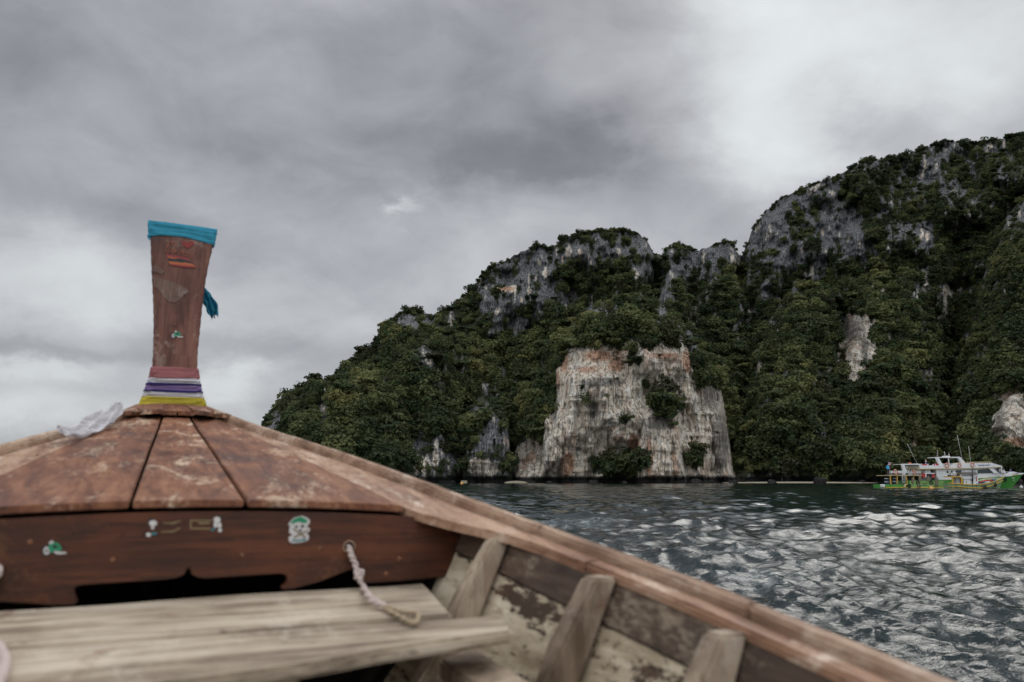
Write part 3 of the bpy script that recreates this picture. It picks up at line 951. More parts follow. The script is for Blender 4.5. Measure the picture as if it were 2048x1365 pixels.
for L in (-.46, -.30, -.14, -.09, .09, .145, .30, .47):
    for F in (2.03, 2.75):
        Lq = L * (1 - (F - 2.0) * .19)
        bm = bmesh.new()
        bmesh.ops.create_uvsphere(bm, u_segments=10, v_segments=6, radius=.0045, matrix=Matrix.Translation((Lq, F, deckZ(Lq, F))) @ Matrix.Diagonal((1, 1, .25, 1)))
        from_bm('nail_head', bm, RUST, boat, smooth=True)
for (x, y) in [(798, 1118), (772, 1148), (484, 1112), (60, 1085), (225, 1120), (640, 1098)]:
    bm = bmesh.new()
    bmesh.ops.create_uvsphere(bm, u_segments=10, v_segments=6, radius=.006, matrix=Matrix.Translation(atF(x, y, FP)) @ Matrix.Diagonal((1, .45, 1, 1)))
    from_bm('nail_head', bm, RUST, boat, smooth=True)

# ---- bench: two grey boards across the hull
ZB = EYE - .256


def board_from_px(name, mat, quad, thick, z, n=14, par=None, bev=.006):
    a, b, c, d = [atZ(x, y, z) for x, y in quad]           # far-left, far-right, near-right, near-left
    top = []
    rg = np.random.RandomState(len(quad) + int(quad[0][1]))
    for i in range(5):
        t = i / 4
        l, r = a.lerp(d, t), b.lerp(c, t)
        top.append([l.lerp(r, k / n) + Vector((0, 0, rg.uniform(-.0008, .0008) + .0015 * math.sin(k * .9 + i))) for k in range(n + 1)])
    return slab(name, mat, top, thick, par or boat, bevel=bev)


board_from_px('bench_board', BENCH, [(-420, 1250), (848, 1166), (905, 1228), (-420, 1330)], .022, ZB)
board_from_px('bench_board', BENCH, [(-420, 1332.5), (1002, 1230), (1027, 1260), (-420, 1483)], .022, ZB - .0005)
board_from_px('bench_board', BENCH, [(-300, 1492), (600, 1353), (596, 1361), (-300, 1560)], .03, ZB - .030)

# ---- hull side planks, ribs


def wallL(F, dz):
    """Inner face of the planking dz below the sheer."""
    taper = 1 - .0 * F
    return max(.03, (Wf(F) - .048) - .45 * dz - .25 * max(0, dz - .35) * 1.3) * taper


def hull_side(side):
    seams = [.0, .085, .25, .42, .62, .86, 1.12]
    for k in range(len(seams) - 1):
      d0, d1 = seams[k], seams[k + 1] - .004
      for fs, mt in ((np.linspace(-3.2, 2.0, 50), INNERD if k == 0 else INNER), (np.linspace(2.003, 4.15, 22), HOLD_SHADE)):  # forward of the panel the planks carry painted hold shade
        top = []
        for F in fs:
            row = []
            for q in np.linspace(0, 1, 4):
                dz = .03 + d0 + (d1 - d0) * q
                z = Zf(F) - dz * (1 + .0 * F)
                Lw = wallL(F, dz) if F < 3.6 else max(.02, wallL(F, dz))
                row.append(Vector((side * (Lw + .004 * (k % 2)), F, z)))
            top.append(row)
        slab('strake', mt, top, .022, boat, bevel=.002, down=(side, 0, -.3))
    # frames
    for i, F in enumerate([-.95, -.56, -.17, .27, .67, 1.065, 1.395, 1.775, 2.045, 2.6, 3.1]):
        w = .054
        depth = .078 if F < 2 else .03
        fl = []
        prof = [.03, .06, .10, .15, .22, .3, .45, .6, .8, 1.05]
        bm = bmesh.new()
        rings = []
        for dz in prof:
            z = Zf(F) - dz
            lo = wallL(F, dz) - .002
            li = lo - depth * (1 - .12 * math.sin(dz * 7 + i)) * min(1, .62 + max(0, dz - .03) * 3)
            skew = .02 * math.sin(i * 2.1) * (dz - .1)
            rings.append([bm.verts.new((side * l, F + s * w / 2 + skew + .003 * math.sin(dz * 13 + i * 3 + s), z)) for l, s in ((li, -1), (li, 1), (lo, 1), (lo, -1))])
        for a, b in zip(rings[:-1], rings[1:]):
            for j in range(4):
                bm.faces.new((a[j], a[(j + 1) % 4], b[(j + 1) % 4], b[j]))
        bm.faces.new(rings[0]); bm.faces.new(rings[-1][::-1])
        bmesh.ops.recalc_face_normals(bm, faces=bm.faces)
        es = [e for e in bm.edges if len(e.link_faces) == 2 and e.calc_face_angle(0) > .8]
        bmesh.ops.bevel(bm, geom=es, offset=.006, segments=2, affect='EDGES', clamp_overlap=True)
        from_bm('hull_rib', bm, RIBM if F < 2 else HOLD_SHADE, boat)


hull_side(1)
hull_side(-1)
# outer shell
V, nF = [], 60
for F in np.linspace(-3.2, 4.3, nF):
    w = Wf(F)
    for dz, k in ((.045, 1.0), (.3, .93), (.7, .78), (1.1, .60), (1.5, .40), (1.75, .05)):
        V.append((max(.01, (w - .020) * k), F, Zf(F) - dz * 1.05))
        # mirrored below
Vr = np.array(V)
for side in (1, -1):
    vv = Vr.copy(); vv[:, 0] *= side
    mesh_np('hull_shell', vv, grid_faces(6, nF), HULLM, parent=boat)
# bottom boards
for k in range(5):
    x0 = -.42 + k * .17
    slab('bottom_board', HOLD_SHADE, [[Vector((x0, F, EYE - 1.02)), Vector((x0 + .16, F, EYE - 1.02))] for F in np.linspace(-3.0, 3.0, 8)], .02, boat, bevel=.002)
# end bulkheads keep the hold dark
box_bm = bmesh.new(); box(box_bm, (0, 4.15, 1.2), (.1, .03, 1.3)); from_bm('stem_timber', box_bm, HULLM, boat)
slab('stern_bulkhead', HULLM, [[Vector((-.85, -3.1, 1.1)), Vector((.85, -3.1, 1.1))], [Vector((-.4, -3.1, .1)), Vector((.4, -3.1, .1))]], .03, boat, bevel=0, down=(0, 1, 0))

# bench risers running aft along each side below the bench
q_ = [atZ(x, y, EYE - .325) for x, y in ((880, 1318), (944, 1292), (1330, 1530), (1235, 1590))]
for sgn in (1, -1):
    top = []
    for i in range(9):
        l, r = q_[0].lerp(q_[3], i / 8), q_[1].lerp(q_[2], i / 8)
        top.append([Vector((p.x * sgn, p.y, p.z)) for p in (l, l.lerp(r, .5), r)])
    slab('bench_riser', RIBM, top, .04, boat, bevel=.005)

# ---- collar board at the foot of the prow post, with its carved rear edge
def collar():
    prof = [(-.262, .0), (-.235, -.012), (-.205, -.010), (-.19, .012), (-.178, .018), (-.17, .004), (-.15, -.012), (-.085, -.020), (-.075, -.004), (-.083, .010), (-.06, .012), (-.03, .010), (-.012, .016), (-.008, .026),
            (-.004, .016), (.014, .010), (.05, .012), (.072, .010), (.062, -.004), (.072, -.020), (.135, -.012), (.155, .004), (.163, .018), (.175, .012), (.192, -.010), (.215, -.012), (.236, .0)]
    rear = 3.69
    bm = bmesh.new()
    rows = []
    for s_ in np.linspace(0, 1, 9):
        row = []
        for (L, d) in prof:
            F = rear + d * (1 - s_) * 2.4 + s_ * .43
            q = L / .262
            hw = .238 * (1 - s_) + .160 * s_
            z = EYE + .276 + .074 * s_ + (.016 - .004 * s_) * (1 - q * q)
            row.append(bm.verts.new((q * hw + .010 - .015 * s_, F, z)))
        rows.append(row)
    low = [[bm.verts.new(v.co - Vector((0, 0, .018))) for v in r] for r in rows]
    for i in range(len(rows) - 1):
        for j in range(len(prof) - 1):
            bm.faces.new((rows[i][j], rows[i][j + 1], rows[i + 1][j + 1], rows[i + 1][j]))
            bm.faces.new((low[i][j], low[i + 1][j], low[i + 1][j + 1], low[i][j + 1]))
    for R0, R1 in ((rows[0], low[0]), (rows[-1], low[-1])):
        for j in range(len(prof) - 1):
            bm.faces.new((R0[j], R0[j + 1], R1[j + 1], R1[j]))
    for j in (0, -1):
        for i in range(len(rows) - 1):
            bm.faces.new((rows[i][j], rows[i + 1][j], low[i + 1][j], low[i][j]))
    return from_bm('collar_board', bm, DECK, boat)


collar()

# ---- prow post: a tall flaring blade
FPOST = 4.08
post_px = [(272, 822, 420, 822), (280, 808, 411, 811), (290, 783, 403, 787), (296, 765, 399, 768), (301, 750, 397, 752), (304, 733, 395, 737), (306, 700, 396, 703), (307, 650, 401, 655), (306, 600, 406, 605), (304, 560, 411, 566), (302, 520, 418, 527), (301, 480, 427, 490), (300, 443, 432, 463)]


def post_secs():
    out = []
    for (xl, yl, xr, yr) in post_px:
        h = (822 - yl) / 380
        F = FPOST + .05 * h
        out.append((atF(xl, yl, F), atF(xr, yr, F), .075 - .02 * h))
    return out


def post_ring(a, b, th, grow=0.0, n=28):
    """Rounded rectangular section between side points a and b."""
    c = (a + b) / 2
    hw = (b - a).length / 2 + grow
    ux = (b - a).normalized()
    uy = Vector((0, 1, 0))
    hd = th / 2 + grow
    r_ = min(.010 + grow, hd * .9)
    pts = []
    for k in range(n):
        t = 2 * PI * k / n
        cx, sy = math.cos(t), math.sin(t)
        e = .22
        x = math.copysign(abs(cx) ** e, cx) * hw
        y = math.copysign(abs(sy) ** e, sy) * hd
        pts.append(c + ux * x + uy * (y + th / 2))
    return pts


def post_at(ypx):
    """Interpolated section whose left edge is at pixel height ypx."""
    ss = post_secs()
    ys = [p[1] for p in post_px]
    for i in range(len(ys) - 1):
        if ys[i] >= ypx >= ys[i + 1]:
            t = (ys[i] - ypx) / (ys[i] - ys[i + 1])
            A, B_ = ss[i], ss[i + 1]
            return A[0].lerp(B_[0], t), A[1].lerp(B_[1], t), A[2] * (1 - t) + B_[2] * t
    return ss[-1]


bm = bmesh.new()
rings = []
for y in list(np.arange(822, 443, -8)) + [443]:
    a, b, th = post_at(y)
    rings.append([bm.verts.new(p + Vector((.0012 * math.sin(y * .31 + p.x * 40), 0, 0))) for p in post_ring(a, b, th)])
for A, B_ in zip(rings[:-1], rings[1:]):
    for k in range(28):
        bm.faces.new((A[k], A[(k + 1) % 28], B_[(k + 1) % 28], B_[k]))
bm.faces.new(rings[-1]); bm.faces.new(rings[0][::-1])
post = from_bm('prow_post', bm, POSTM, boat)

# painted writing and a heart, a torn striped sticker on the post
m_, nt = material('faded_red_paint')
oc = nt.n('ShaderNodeTexCoord').outputs['Object']
finish(nt, principled(nt, nt.mix(nt.sstep(nt.noise(oc, 60, 5), .45, .6), (.38, .10, .045), (.16, .055, .03)), .7))
REDP = m_
m_, nt = material('heart_red_paint')
finish(nt, principled(nt, (.24, .028, .02), .6))
HEARTP = m_


def front_F(px, py):
    h = (822 - py) / 380
    return FPOST + .05 * h - .0015


def flat_poly(name, pxs, Fv, mat, parent, off=0.0, thick=.0006):
    pts_ = [atF(x, y, (Fv(x, y) if callable(Fv) else Fv) - off) for x, y in pxs]
    return extrude_outline(name, pts_, (0, thick, 0), mat, parent)


hp = []
for t in np.linspace(0, 2 * PI, 40)[:-1]:
    x = 16 * math.sin(t) ** 3
    y = 13 * math.cos(t) - 5 * math.cos(2 * t) - 2 * math.cos(3 * t) - math.cos(4 * t)
    hp.append((375.5 + x * .80, 489 - y * .56))
o_ = flat_poly('painted_heart', hp, front_F, HEARTP, post, .0012)
tag(o_, 'faded painted red heart')


def written(name, txt, x, y, size, mat, parent, rot, Fv, sh=.0):
    cu = bpy.data.curves.new(name, 'FONT')
    cu.body = txt
    cu.size = size
    cu.extrude = .0004
    cu.offset = -.0002
    cu.materials.append(mat)
    o = link(name, cu, parent)
    p = atF(x, y, Fv)
    o.location = p
    o.rotation_euler = (PI / 2, rot, 0)
    bpy.context.view_layer.update()
    me = bpy.data.meshes.new_from_object(o.evaluated_get(bpy.context.evaluated_depsgraph_get()))
    o2 = link(name + '_mesh', me, parent)
    o2.location, o2.rotation_euler = o.location, o.rotation_euler
    bpy.data.objects.remove(o)
    o2.name = name
    return o2


written('painted_writing', 'เรา', 334, 489, .036, REDP, post, R(6), front_F(340, 490) - .007)
written('painted_writing', 'ในหลวง', 329, 503, .042, REDP, post, R(8), front_F(340, 505) - .007)


def colmat(name, c, rough=.6, bump=None):
    m_, nt = material(name)
    oc = nt.n('ShaderNodeTexCoord').outputs['Object']
    n_ = nt.noise(oc, 6, 5, .65)
    col = nt.mix(n_, tuple(v * .72 for v in c), tuple(min(1, v * 1.2) for v in c))
    finish(nt, principled(nt, col, rough))
    return m_


SW = colmat('sticker_white', (.62, .60, .58), .5)
SG = colmat('sticker_green', (.012, .26, .12), .45)
SBK = colmat('sticker_black', (.015, .015, .015), .5)
SRD = colmat('sticker_red', (.30, .03, .03), .5)
SOR = colmat('sticker_orange', (.48, .12, .03), .5)
SBR = colmat('sticker_residue', (.23, .17, .08), .8)
STL = colmat('sticker_teal', (.03, .20, .22), .5)
GPH = wood('scraped_pale_wood', (.09, .045, .032), (.175, .105, .08), (.27, .185, .15), wear=(.34, .26, .22), wear_amt=.6, grain=(10, 10, 1.0), wscale=5, rough=.8)


def bits_sticker(name, polys, Fv, parent, label=None):
    """A printed sticker: thin stacked outlines with one material each."""
    mats = []
    bm = bmesh.new()
    for k, (mt, pxs) in enumerate(polys):
        if mt not in mats: mats.append(mt)
        pts_ = [atF(x, y, (Fv(x, y) if callable(Fv) else Fv) - .0012 - .0003 * k) for x, y in pxs]
        vs = [bm.verts.new(p) for p in pts_]
        f = bm.faces.new(vs)
        f.material_index = mats.index(mt)
        ret = bmesh.ops.extrude_face_region(bm, geom=[f])
        for v in [g for g in ret['geom'] if isinstance(g, bmesh.types.BMVert)]:
            v.co += Vector((0, .0002, 0))
        for g in ret['geom']:
            if isinstance(g, bmesh.types.BMFace): g.material_index = mats.index(mt)
    o = from_bm(name, bm, mats, parent)
    for k in range(len(o.data.polygons)):
        pass
    if label: o['label'] = label
    return o


def circ(cx, cy, rx, ry=None, n=14, a0=0):
    ry = ry or rx
    return [(cx + rx * math.cos(a0 + 2 * PI * k / n), cy + ry * math.sin(a0 + 2 * PI * k / n)) for k in range(n)]


bits_sticker('torn_sticker', [
    (SRD, [(332, 508), (345, 511), (375, 515), (380, 523), (372, 522), (356, 517), (336, 516)]),
    (SOR, [(334, 513), (348, 516), (360, 517), (372, 521), (381, 524), (372, 524), (358, 520), (345, 518), (336, 517)]),
    (SBK, [(336, 516), (348, 518), (360, 517), (380, 523), (389, 530), (372, 527), (358, 525), (340, 523)]),
    (SOR, [(337, 523), (352, 524), (364, 526), (368, 525), (385, 528), (391, 534), (376, 533), (355, 530), (339, 528)]),
    (SRD, [(339, 528), (352, 529), (372, 531), (392, 534), (393, 536), (370, 535), (350, 532), (339, 530)])],
    front_F, post, 'torn red and orange striped sticker')
for pl in ([(305, 533), (313, 531), (322, 537), (329, 545), (323, 549), (312, 545), (305, 543)], [(306, 552), (330, 560), (349, 565), (372, 577), (379, 584), (367, 591), (360, 600), (350, 606), (338, 604), (327, 594), (320, 583), (308, 572)]):
    flat_poly('scraped_patch', pl, front_F, GPH, post, .001)


def bike(cx, cy, s):
    f = lambda p: [(cx + x * s, cy + y * s) for x, y in p]
    return [(SBK, f(circ(-14, 6, 9, 11))), (SW, f(circ(-13, 6, 6, 8))), (SBK, f(circ(-13, 6, 2.5, 3.5))), (SG, f([(-8, -8), (2, -12), (12, -8), (18, 2), (12, 8), (4, 5), (-4, 11), (-9, 4)])), (SBK, f([(-2, -4), (6, -6), (10, 0), (2, 2)])),
            (SW, f([(2, 6), (12, 8), (26, 9), (27, 12), (10, 13), (3, 11)])), (SW, f([(-9, -10), (-2, -15), (2, -11), (-5, -7)]))]


bits_sticker('motorbike_sticker', bike(353, 669, .5), front_F, post, 'small green and white motorbike sticker on the post')
panel = bpy.data.objects['carved_panel']
FQ = FP
bits_sticker('motorbike_sticker', bike(106, 1096, 1.0), FQ, panel, 'green and white motorbike sticker on the panel')


def off(dx, dy, pts_): return [(x + dx, y + dy) for x, y in pts_]


sk = [(576, 1049), (582, 1042), (588, 1036), (596, 1034), (605, 1032), (614, 1036), (620, 1041), (619, 1048), (614, 1052), (615, 1056), (619, 1056), (620, 1062), (613, 1068), (618, 1071), (617, 1080), (608, 1084), (600, 1086), (584, 1087), (578, 1083), (577, 1075), (585, 1070), (578, 1066), (579, 1056), (580, 1052)]
bits_sticker('skull_sticker', [
    (SW, sk), (SG, [(581, 1047), (586, 1040), (592, 1037), (601, 1034), (609, 1037), (615, 1042), (615, 1046), (606, 1047), (598, 1044), (590, 1046), (586, 1049)]),
    (SBK, circ(593, 1054, 3.2, 2.4)), (SBK, circ(605, 1053, 3.6, 2.8)), (SBK, [(598, 1061), (601, 1058), (604, 1062), (601, 1065)]),
    (SBR, [(585, 1058), (588, 1057), (613, 1075), (611, 1077)]), (SBR, [(616, 1060), (617, 1062), (588, 1077), (587, 1074)]),
    (STL, [(584, 1080), (600, 1080), (611, 1077), (612, 1081), (600, 1083), (584, 1083)])], FQ, panel, 'white skull and crossbones sticker with a green hat')
bits_sticker('peeled_sticker', [(SBR, [(326, 1045), (340, 1046), (362, 1041), (362, 1043), (345, 1049), (327, 1047)]), (SBR, [(322, 1063), (345, 1062), (360, 1055), (361, 1057), (346, 1065), (322, 1065)]),
                                (SBK, circ(302, 1042, 6, 5)), (SW, circ(306, 1047, 8, 6)), (SW, circ(305, 1056, 3.5, 3)), (SW, circ(297, 1070, 5, 4)), (STL, [(302, 1066), (314, 1065), (312, 1070), (303, 1070)])], FQ, panel, 'half peeled brown and white sticker, left of the centre')
bits_sticker('peeled_sticker', [(SBR, [(380, 1040), (425, 1040), (425, 1042), (383, 1043), (383, 1056), (422, 1056), (422, 1059), (380, 1059)]), (SBR, [(394, 1044), (404, 1045), (420, 1044), (420, 1048), (400, 1049)]),
                                (SBK, circ(440, 1036, 5, 4)), (SW, circ(434, 1040, 7, 6)), (SW, circ(431, 1050, 4, 6)), (SW, circ(439, 1051, 4, 6)), (SW, circ(440, 1061, 4, 4)), (STL, [(422, 1060), (430, 1055), (430, 1059), (424, 1063)])], FQ, panel, 'half peeled brown and white sticker, right of the centre')


# ---- cloths, ribbons (things tied to the boat)
def cloth_mat(name, c, rough=.85, fold=1.0):
    m_, nt = material(name)
    oc = nt.n('ShaderNodeTexCoord').outputs['Object']
    fo = nt.noise(nt.mapping(oc, scale=(2.5, 2.5, 60)), 1.3, 4, .6, .8)
    n_ = nt.noise(oc, 14, 4, .6)
    col = nt.mix(nt.m('MULTIPLY', nt.sstep(n_, .35, .75), .5), c, tuple(v * .68 for v in c))
    a = principled(nt, col, rough, fo, 1.0 * fold, .012)
    t_ = nt.n('ShaderNodeBsdfTranslucent', {'Color': nt.mix(0.0, col, c)}).outputs[0]
    finish(nt, nt.n('ShaderNodeMixShader', {0: .28, 1: a, 2: t_}).outputs[0])
    return m_


C_PINK = cloth_mat('pink_cloth', (.50, .19, .19)); C_WHITE = cloth_mat('white_cloth', (.82, .80, .82)); C_PURP = cloth_mat('purple_cloth', (.30, .20, .44)); C_NAVY = cloth_mat('navy_cloth', (.035, .025, .16))
C_YEL = cloth_mat('yellow_cloth', (.72, .60, .06)); C_BLUE = cloth_mat('turquoise_cloth', (.06, .44, .62))


def sash(name, y0, y1, mat, seed, grow=.006, slope=0.0, y0r=None, y1r=None, folds=5, parent=None):
    """A strip of cloth wound round the post, with soft folds; y in pixels of the left edge (lower, upper)."""
    rg = np.random.RandomState(seed)
    bm = bmesh.new()
    rings = []
    rows = 14
    n = 56
    ph = rg.uniform(0, 6, 4)
    prev = None
    for i in range(rows + 1):
        t = i / rows
        yy = y0 + (y1 - y0) * t
        a, b, th = post_at(yy)
        b2 = b.copy()
        g = grow + .0010 * math.sin(PI * t) + .0022 * abs(math.sin(t * PI * folds + ph[0]))
        if i in (0, rows): g = grow * .35
        ring = post_ring(a, b2, th, g, n)
        out = []
        for k, p in enumerate(ring):
            q = 2 * PI * k / n
            wav = .0022 * math.sin(3 * q + ph[1] + t * 5) + .0016 * math.sin(7 * q + ph[2] - t * 9)
            dz = slope * (p - (a + b) / 2).x + wav * (1 if 0 < i < rows else .7)
            out.append(bm.verts.new(p + Vector((0, wav * .8, dz))))
        rings.append(out)
    for A, B_ in zip(rings[:-1], rings[1:]):
        for k in range(n):
            f = bm.faces.new((A[k], A[(k + 1) % n], B_[(k + 1) % n], B_[k])); f.smooth = True
    o = from_bm(name, bm, mat, None, smooth=True)
    o.matrix_world = Matrix.Translation((BOFF[0], BOFF[1], 0)) @ Matrix.Rotation(BTH, 4, 'Z')
    return o


SG_ = 'coloured sashes tied round the prow post'
tag(sash('sash', 812, 792, C_YEL, 1, .0045, folds=4), 'lowest sash round the prow post, yellow cloth', 'sash', SG_)
tag(sash('sash', 794, 780.5, C_WHITE, 2, .0035, folds=2), 'white sash between the yellow and the purple one', 'sash', SG_)
tag(sash('sash', 781, 768, C_PURP, 3, .004, folds=3), 'purple sash at the middle of the bundle round the prow post', 'sash', SG_)
tag(sash('sash', 769.5, 765.5, C_NAVY, 4, .0065, folds=1), 'narrow navy blue sash above the purple one', 'sash', SG_)
tag(sash('sash', 782.5, 779, C_NAVY, 9, .0065, folds=1), 'narrow navy blue sash below the purple one', 'sash', SG_)
tag(sash('sash', 767, 755, C_WHITE, 5, .0035, folds=2), 'white sash between the navy and the pink one', 'sash', SG_)
tag(sash('sash', 757, 733, C_PINK, 6, .004, folds=5), 'topmost sash of the bundle, wrinkled pink cloth', 'sash', SG_)

# blue band round the head of the post: slopes down to the right
def blue_band():
    bm = bmesh.new()
    rings = []
    n = 56
    rows = 12
    TL, TR = (298, 441), (433, 459)
    BL, BR = (299, 473), (427, 491)
    for i in range(rows + 1):
        t = i / rows
        l = (BL[0] + (TL[0] - BL[0]) * t, BL[1] + (TL[1] - BL[1]) * t)
        r = (BR[0] + (TR[0] - BR[0]) * t, BR[1] + (TR[1] - BR[1]) * t)
        a, b = atF(*l, FPOST + .048), atF(*r, FPOST + .048)
        g = .004 + .003 * abs(math.sin(t * PI * 3 + .4))
        ring = post_ring(a, b, .055, g, n)
        out = []
        for k, p in enumerate(ring):
            q = 2 * PI * k / n
            sag = -.020 * math.sin(PI * min(1, max(0, (p.x - a.x) / (b.x - a.x)))) * (1 - t) * (-1)
            out.append(bm.verts.new(p + Vector((0, .0015 * math.sin(5 * q + t * 8), sag + .0014 * math.sin(6 * q + 4 * t)))))
        rings.append(out)
    for A, B_ in zip(rings[:-1], rings[1:]):
        for k in range(n):
            f = bm.faces.new((A[k], A[(k + 1) % n], B_[(k + 1) % n], B_[k])); f.smooth = True
    bm.faces.new(rings[-1])
    o = from_bm('head_band', bm, C_BLUE, None, smooth=True)
    return o


BM = Matrix.Translation((BOFF[0], BOFF[1], 0)) @ Matrix.Rotation(BTH, 4, 'Z')
o = blue_band(); o.matrix_world = BM
tag(o, 'turquoise cloth band wrapped round the top of the prow post', 'cloth band')
# small tag end at the left of the band
bm = bmesh.new()
a = [atF(x, y, FPOST + .05) for x, y in [(301, 478), (297, 471), (293.5, 470), (295, 475), (299, 481)]]
vs = [bm.verts.new(p) for p in a]; f = bm.faces.new(vs)
ret = bmesh.ops.extrude_face_region(bm, geom=[f])
for v in [g for g in ret['geom'] if isinstance(g, bmesh.types.BMVert)]: v.co += Vector((0, .006, 0))
o2 = from_bm('band_end', bm, C_BLUE, None); o2.parent = o

# blue scarf flying out behind the post
def scarf():
    path = [(398, 570), (407, 584), (414, 597), (421, 610), (426, 622), (428, 634)]
    wid = [8, 10, 11, 12, 12, 8]
    rg = np.random.RandomState(8)
    bm = bmesh.new()
    rows = []
    NS, NW = 26, 15
    for i in range(NS):
        t = i / (NS - 1) * (len(path) - 1)
        k = min(int(t), len(path) - 2); q = t - k
        x = path[k][0] * (1 - q) + path[k + 1][0] * q; y = path[k][1] * (1 - q) + path[k + 1][1] * q
        w = wid[k] * (1 - q) + wid[k + 1] * q
        row = []
        for j in range(NW):
            s = j / (NW - 1) * 2 - 1
            fold = math.sin(s * 7 + i * .25) * .016 + math.sin(s * 13 + i * .4) * .006
            edge = (4 * math.sin(j * 1.7) if i == NS - 1 else 0)
            p = atF(x + s * w * .9 + edge * .3, y - s * w * .35 + edge, FPOST + .10 + i * .004)
            row.append(bm.verts.new(p + Vector((math.sin(i * .7 + s * 3) * .003, fold, 0))))
        rows.append(row)
    for A, B_ in zip(rows[:-1], rows[1:]):
        for k in range(NW - 1):
            f = bm.faces.new((A[k], A[k + 1], B_[k + 1], B_[k])); f.smooth = True
    ob = from_bm('scarf', bm, C_BLUE, None, smooth=True)
    md = ob.modifiers.new('thickness', 'SOLIDIFY'); md.thickness = .002
    ob.matrix_world = BM
    return ob


tag(scarf(), 'short crumpled turquoise scarf blowing out behind the prow post', 'scarf')

# white rag lying over the port rail beside the collar
def rag():
    spine = [(243, 816), (234, 826), (222, 835), (208, 845), (190, 854), (170, 862), (150, 868), (130, 868), (118, 864)]
    wid = [7, 12, 15, 16, 17, 16, 14, 11, 7]
    F0, F1 = 3.62, 2.90
    bm = bmesh.new(); rows = []
    NS, NW = 44, 21
    rg = np.random.RandomState(2)
    for i in range(NS):
        u = i / (NS - 1)
        t = u * (len(spine) - 1)
        k = min(int(t), len(spine) - 2); q = t - k
        x = spine[k][0] * (1 - q) + spine[k + 1][0] * q; y = spine[k][1] * (1 - q) + spine[k + 1][1] * q
        w = wid[k] * (1 - q) + wid[k + 1] * q
        row = []
        for j in range(NW):
            s = j / (NW - 1) * 2 - 1
            px_ = x + s * w * .50 + (3 * math.sin(j * 1.3) * (u > .97))
            py_ = y + s * w * .88
            F = F0 + (F1 - F0) * u - s * .03
            p = atF(px_, py_, F)
            f_ = .010 * math.sin(s * 6.5 + u * 4) + .006 * math.sin(s * 12 - u * 11) + .004 * math.sin(u * 30 + s * 3)
            row.append(bm.verts.new(p + Vector((0, -f_ * .4, f_ * .8 + .008))))
        rows.append(row)
    for A, B_ in zip(rows[:-1], rows[1:]):
        for k in range(NW - 1):
            f = bm.faces.new((A[k], A[k + 1], B_[k + 1], B_[k])); f.smooth = True
    ob = from_bm('rag', bm, C_WHITE, None, smooth=True)
    md = ob.modifiers.new('thickness', 'SOLIDIFY'); md.thickness = .003
    ob.matrix_world = BM
    return ob


tag(rag(), 'crumpled white rag lying over the left rail beside the prow post', 'rag')

# ---- rope through the panel, knotted, lying on the bench
def ropemat(name, a, b):
    m_, nt = material(name)
    oc = nt.n('ShaderNodeTexCoord').outputs['Object']
    finish(nt, principled(nt, nt.mix(nt.noise(oc, 70, 4), a, b), .9, nt.noise(nt.mapping(oc, scale=(1, 1, 1)), 300, 3), .6, .002))
    return m_


ROPE1 = ropemat('white_rope', (.40, .31, .27), (.62, .52, .48)); ROPE2 = ropemat('tan_twine', (.26, .19, .11), (.48, .38, .26))


def smooth_path(pts, n=8):
    P = [Vector(p) for p in pts]
    out = []
    for i in range(len(P) - 1):
        p0, p1, p2, p3 = P[max(i - 1, 0)], P[i], P[i + 1], P[min(i + 2, len(P) - 1)]
        for k in range(n):
            t = k / n
            out.append(.5 * ((2 * p1) + (p2 - p0) * t + (2 * p0 - 5 * p1 + 4 * p2 - p3) * t * t + (3 * p1 - p0 - 3 * p2 + p3) * t ** 3))
    out.append(P[-1])
    return out


def strands(bm, path, r, turns, n=2, mi=0, taper=None):
    for s in range(n):
        pts_ = []
        L = len(path)
        for i, p in enumerate(path):
            t = (path[min(i + 1, L - 1)] - path[max(i - 1, 0)]).normalized()
            u = t.cross(Vector((0, 0, 1)))
            if u.length < .1: u = t.cross(Vector((1, 0, 0)))
            u.normalize(); w = u.cross(t)
            a = 2 * PI * (turns * i / L + s / n)
            q = (taper[i] if taper else 1)
            pts_.append(p + (u * math.cos(a) + w * math.sin(a)) * r * .72 * q)
        tube(bm, pts_, [r * (taper[i] if taper else 1) for i in range(L)], 8, mi)


bm = bmesh.new()
up = smooth_path([atF(698, 1092, FP + .03), atF(698, 1096, FP - .004), atF(703, 1112, FP - .02), atF(710, 1127, FP - .024), atF(714, 1143, FP - .03)], 12)
strands(bm, up, .0046, 3.0)
kn = atF(718, 1147, FP - .035)
loop = [kn + Vector((.009 * math.cos(a), .007 * math.sin(a) * .8, .007 * math.sin(a * 1.0) + .004 * math.cos(2 * a))) for a in np.linspace(0, 2 * PI, 20)]
tube(bm, loop[:-1], .0046, 8, closed=True)
loop2 = [kn + Vector((.005 * math.cos(a) - .003, .008 * math.sin(a), .009 * math.cos(a) - .002)) for a in np.linspace(0, 2 * PI, 18)]
tube(bm, loop2[:-1], .0042, 8, closed=True)
zb = ZB + .010
dn_ = smooth_path([kn, atF(720, 1160, FP - .045), atF(727, 1176, FP - .07), atZ(738, 1194, zb + .010), atZ(752, 1205, zb + .003), atZ(768, 1214, zb)], 12)
strands(bm, dn_, .0048, 3.5)
end1 = smooth_path([atZ(762, 1211, zb), atZ(785, 1218, zb), atZ(805, 1225, zb - .001), atZ(822, 1226, zb + .001), atZ(834, 1227, zb + .002), atZ(836, 1233, zb), atZ(832, 1245, zb - .003), atZ(826, 1247, zb - .004), atZ(815, 1243, zb - .004), atZ(795, 1232, zb - .004), atZ(772, 1219, zb - .003), atZ(764, 1213, zb)], 8)
strands(bm, end1, .0032, 10, 2, 1)
o = from_bm('rope', bm, [ROPE1, ROPE2], None, smooth=True); o.matrix_world = BM
